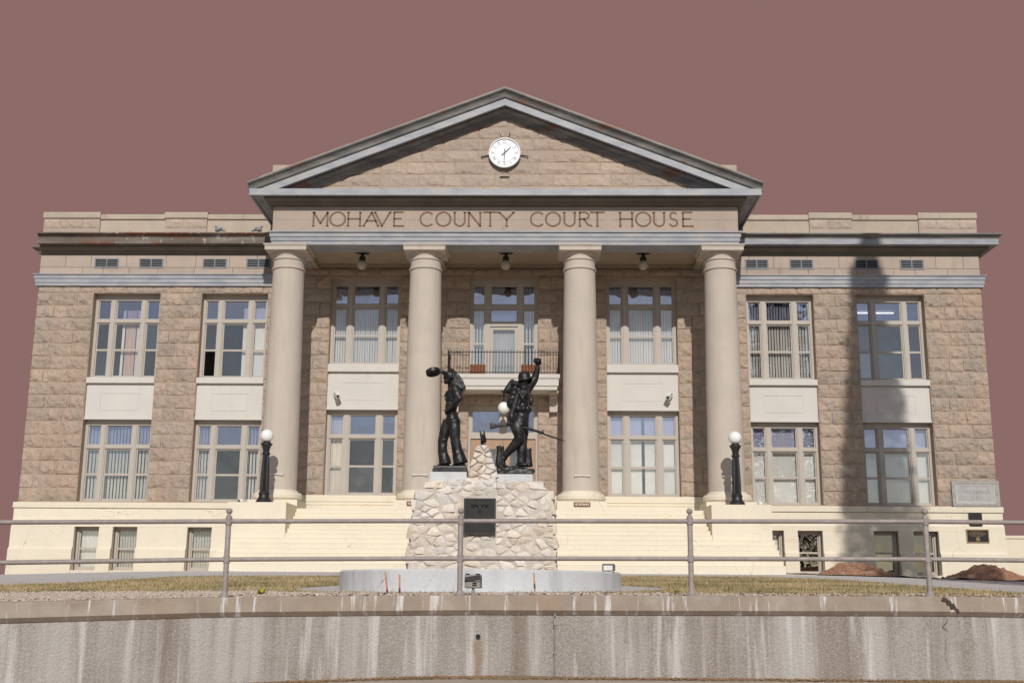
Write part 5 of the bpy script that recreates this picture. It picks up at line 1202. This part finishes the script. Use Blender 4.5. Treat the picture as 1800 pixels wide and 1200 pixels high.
# ------------------------------------------------------------------ dirt mounds, sheets, weeds, grass, gravel
def mound(cx, cy, rx, ry, h, seed, lb):
    heap = (lambda d: max(0, 1-d**2.0)) if seed == 3 else (lambda d: max(0, 1-d)**.85)
    o = thing('dirt_mound', lb, 'dirt pile', (cx, cy, ground(cx, cy)), 'dirt piles in front of the right wing'); b = MB(); n = 56
    for i in range(n+1):
        for j in range(n+1):
            u, v = i/n*2-1, j/n*2-1; d = math.sqrt(u*u+v*v); q = Vector((u*2.1+seed, v*2.1, seed))
            hh = heap(d)*(1+.5*(mnoise.noise(q*.9)))+.16*heap(d)**.4*mnoise.noise(q*4)+(.07*mnoise.noise(q*11) if d < .92 else 0)
            b.v.append((u*rx, v*ry, h*hh-.03+(ground(cx+u*rx, cy+v*ry)-ground(cx, cy))))
    for i in range(n):
        for j in range(n): q = i*(n+1)+j; b.f.append((q, q+n+1, q+n+2, q+1)); b.m.append(0)
    b.build('soil_heap', M['dirt'], o, smooth=180, fix=False)
    r_ = random.Random(seed); c = MB()
    for k in range(170):
        a, d = r_.uniform(0, 6.28), r_.random()**.6; u, v = d*math.cos(a), d*math.sin(a); q = Vector((u*2.1+seed, v*2.1, seed)); hh = heap(d)*(1+.5*mnoise.noise(q*.9))+.16*heap(d)**.4*mnoise.noise(q*4); s_ = r_.uniform(.015, .06)
        c.ell((u*rx, v*ry, h*hh-.02+ground(cx+u*rx, cy+v*ry)-ground(cx, cy)), (s_, s_*r_.uniform(.6,1), s_*r_.uniform(.5,.9)), 6, 4, Matrix.Rotation(r_.uniform(0, 3), 3, 'X'))
    c.build('clods', M['dirt'], o, kind='stuff')
mound(11.25, -3.0, 1.35, 1.15, .36, 3, 'low rounded reddish dirt pile by the basement windows')
mound(14.9, -4.1, 1.45, 1.2, .56, 8, 'taller reddish dirt pile nearest the right corner')
def sheet(cx, cy, rx, ry, seed, lb):
    o = thing('plastic_sheet', lb, 'plastic sheet', (cx, cy, ground(cx, cy)), 'black plastic sheets under the dirt'); b = MB(); n = 22
    for i in range(n+1):
        for j in range(n+1):
            u, v = i/n*2-1, j/n*2-1; e = max(abs(u), abs(v)); x, y = u*rx*(1+.12*math.sin(v*5+seed)), v*ry*(1+.15*math.sin(u*7+seed))
            b.v.append((x, y, ground(cx+x, cy+y)-ground(cx, cy)+.02+.08*abs(mnoise.noise(Vector((u*3.5+seed, v*3.5, 1))))*(1 if e > .5 else .6)))
    for i in range(n):
        for j in range(n): q = i*(n+1)+j; b.f.append((q, q+n+1, q+n+2, q+1)); b.m.append(0)
    b.build('sheet', M['plastic'], o, smooth=180, fix=False)
sheet(10.9, -3.15, 1.75, 1.2, 1, 'crumpled black plastic sheet under the low dirt pile')
sheet(14.5, -4.1, 2.1, 1.25, 5, 'crumpled black plastic sheet under the tall dirt pile')

GX = [-14,-8,-5,-3.6,-2.6,2.6,3.2,5,7,9]; GY = [-20.6,-20.4,-20.8,-21.3,-22.6,-23.0,-23.0,-23.2,-23.1,-22.9]
gfront = lambda x: float(np.interp(x, GX, GY))
def lawn_ok(x, y):
    if x < -13 or x > 9.0 or y > edge(x)-.08 or y < gfront(x)+.2*math.sin(x*1.7)+.15*math.sin(x*5.1): return False
    return (x-MC[0])**2+(y-MC[1])**2 > 3.28**2
pts = []
while len(pts) < 80000:
    X = rng.uniform(-13, 9.0, 20000); Y = rng.uniform(-24, -9.3, 20000)
    pts += [(x, y) for x, y in zip(X, Y) if lawn_ok(x, y)]
pts = pts[:80000]; n = len(pts); P = np.array([(x, y, ground(x, y)) for x, y in pts])
ang = rng.uniform(0, 2*np.pi, n); hgt = rng.uniform(.02, .06, n)*(1+1.0*(rng.random(n) < .06)); ln = rng.uniform(0, .04, n); wd = rng.uniform(.006, .012, n)
V = np.zeros((n, 3, 3)); V[:, 0] = P; V[:, 1] = P; V[:, 2] = P
V[:, 0, 0] -= np.cos(ang)*wd; V[:, 0, 1] -= np.sin(ang)*wd; V[:, 1, 0] += np.cos(ang)*wd; V[:, 1, 1] += np.sin(ang)*wd
a2 = rng.uniform(0, 2*np.pi, n); V[:, 2, 0] += np.cos(a2)*ln; V[:, 2, 1] += np.sin(a2)*ln; V[:, 2, 2] += hgt
me = bpy.data.meshes.new('grass'); me.vertices.add(3*n); me.vertices.foreach_set('co', V.ravel()); me.loops.add(3*n); me.loops.foreach_set('vertex_index', np.arange(3*n, dtype=np.int32))
me.polygons.add(n); me.polygons.foreach_set('loop_start', np.arange(0, 3*n, 3, dtype=np.int32)); me.update(); me.validate(); me.materials.append(M['grass'])
link('grass', me, kind='stuff', label='short dormant straw-coloured lawn grass behind the railing', cat='grass')

def pebbles(name, mtl, n, fn, s0, s1, label, cat):
    b = MB(); r_ = random.Random(12)
    base = [(1,0,0),(-1,0,0),(0,1,0),(0,-1,0),(0,0,1),(0,0,-1)]; fs = [(0,2,4),(2,1,4),(1,3,4),(3,0,4),(2,0,5),(1,2,5),(3,1,5),(0,3,5)]
    for k in range(n):
        x, y, z = fn(r_); s_ = r_.uniform(s0, s1); M_ = Matrix.Rotation(r_.uniform(0, 6), 3, 'Z') @ Matrix.Rotation(r_.uniform(-.5, .5), 3, 'X')
        sc = (s_*r_.uniform(.8,1.4), s_*r_.uniform(.6,1.1), s_*r_.uniform(.45,.8)); b.add([Vector((x, y, z+s_*.3))+M_ @ Vector((v[0]*sc[0]*r_.uniform(.8,1.2), v[1]*sc[1], v[2]*sc[2])) for v in base], fs)
    return b.build(name, mtl, kind='stuff', label=label, cat=cat, fix=False)
def gv(r_):
    x = r_.uniform(-10, 10) if r_.random() < .4 else r_.uniform(-9, -2.4); y = wy(x)+.26+r_.random()*(gfront(x)+.35-wy(x)-.26); return x, y, ground(x, y)
pebbles('gravel', M['gravel'], 15000, gv, .016, .042, 'pale gravel strip between coping and grass', 'gravel')
def lt(r_):
    x = r_.uniform(-2.2, 9) if r_.random() < .8 else r_.uniform(-8, -2); y = wy(x)-.10-abs(r_.gauss(0, .10)); return x, y, swz(x)+.002+r_.random()*.02
pebbles('leaf_litter', M['litter'], 3500, lt, .006, .022, 'brown leaf litter along the foot of the retaining wall', 'leaf litter')
def lt2(r_):
    x = r_.uniform(4.2, 8.6); y = wy(x)+.3+r_.random()*.7; return x, y, ground(x, y)+.01
pebbles('dry_leaves', M['litter'], 900, lt2, .01, .03, 'brown dry leaves behind the coping at the right', 'leaves')
b = MB()
for i, x in enumerate(np.arange(-9, 10, .2)):
    z = swz(x)
    k = 1+.5*math.sin(x*2.1)+.4*math.sin(x*.9+1); b.v += [(x, wy(x)-.07, z+.016*k+.006), (x, wy(x)-.15-.04*k, z+.008*k+.003), (x, wy(x)-.24-.05*k, z-.012)]
m = len(b.v)//3
for i in range(m-1):
    for j in range(2): b.f.append((i*3+j, i*3+j+1, i*3+j+4, i*3+j+3)); b.m.append(0)
b.build('dirt_strip', M['soil'], kind='structure', smooth=180, fix=False)

def weed(x, y, lb, n, h, mt):
    o = thing('weed', lb, 'weed', (x, y, ground(x, y)), None); r_ = random.Random(int(x*10)); b = MB()
    for k in range(n):
        a = r_.uniform(0, 6.28); d = Vector((math.cos(a), math.sin(a), 0)); t = Vector((-d.y, d.x, 0)); l = h*r_.uniform(.6, 1.1); e = r_.uniform(.3, 1.2)
        m_ = d*l*.5*math.cos(e)+Vector((0,0,l*.55*math.sin(e)+.01)); q = d*l*math.cos(e)+Vector((0,0,l*math.sin(e)*.95)); b.add([(0,0,0), m_+t*l*.16, q, m_-t*l*.16], [(0,1,2,3)])
    b.build('leaves', M[mt], o, fix=False)
weed(-2.95, -23.25, 'bright yellow weed behind the railing, left of the ring wall', 26, .13, 'yellow')
weed(3.08, -23.0, 'small yellow weed right of the ring wall', 14, .10, 'yellow')
weed(1.65, -24.0, 'tiny green weed by the coping right of the stakes', 12, .06, 'green')

# tall conifer on the lawn out of frame to the right: its shadow lies on the right wing
tx_, ty_ = 14.15, -20.0
tr = thing('conifer_tree', 'tall narrow conifer whose shadow falls across the right wing', 'tree', (tx_, ty_, ground(tx_, ty_)))
TH = 24.55
MB().tube([(0,0,-.3),(.05,0,8),(0,.03,16),(.01,0,TH-.5)], [.42,.32,.2,.03], 12).build('trunk', M['bark'], tr, smooth=180)
r_ = random.Random(21); b = MB()
def crad(z): return max(.05, min(.62+(23.5-z)*.098, 2.1, .12+(TH+.1-z)*.42))*(.6 if z < 1.5 else 1)
for k in range(23000):
    z = 1.2+(TH-1.2)*r_.random()**.82; a = r_.uniform(0, 6.28); rr = crad(z)*r_.random()**.62*(1.0+.05*math.sin(z*3.1+a*2)+.04*math.sin(z*7.7+a*3)); s_ = r_.uniform(.08, .17)
    c = Vector((rr*math.cos(a), rr*math.sin(a), z)); d = Vector((math.cos(a+r_.uniform(-.6,.6)), math.sin(a+r_.uniform(-.6,.6)), r_.uniform(.0,1.2))).normalized(); t = d.cross(Vector((r_.uniform(-1,1), r_.uniform(-1,1), r_.uniform(-1,1)))).normalized()
    b.add([c-t*s_*.55-d*s_*.6, c+d*s_*.9, c+t*s_*.55-d*s_*.6], [(0,1,2)])
b.build('crown', M['needles'], tr, fix=False)
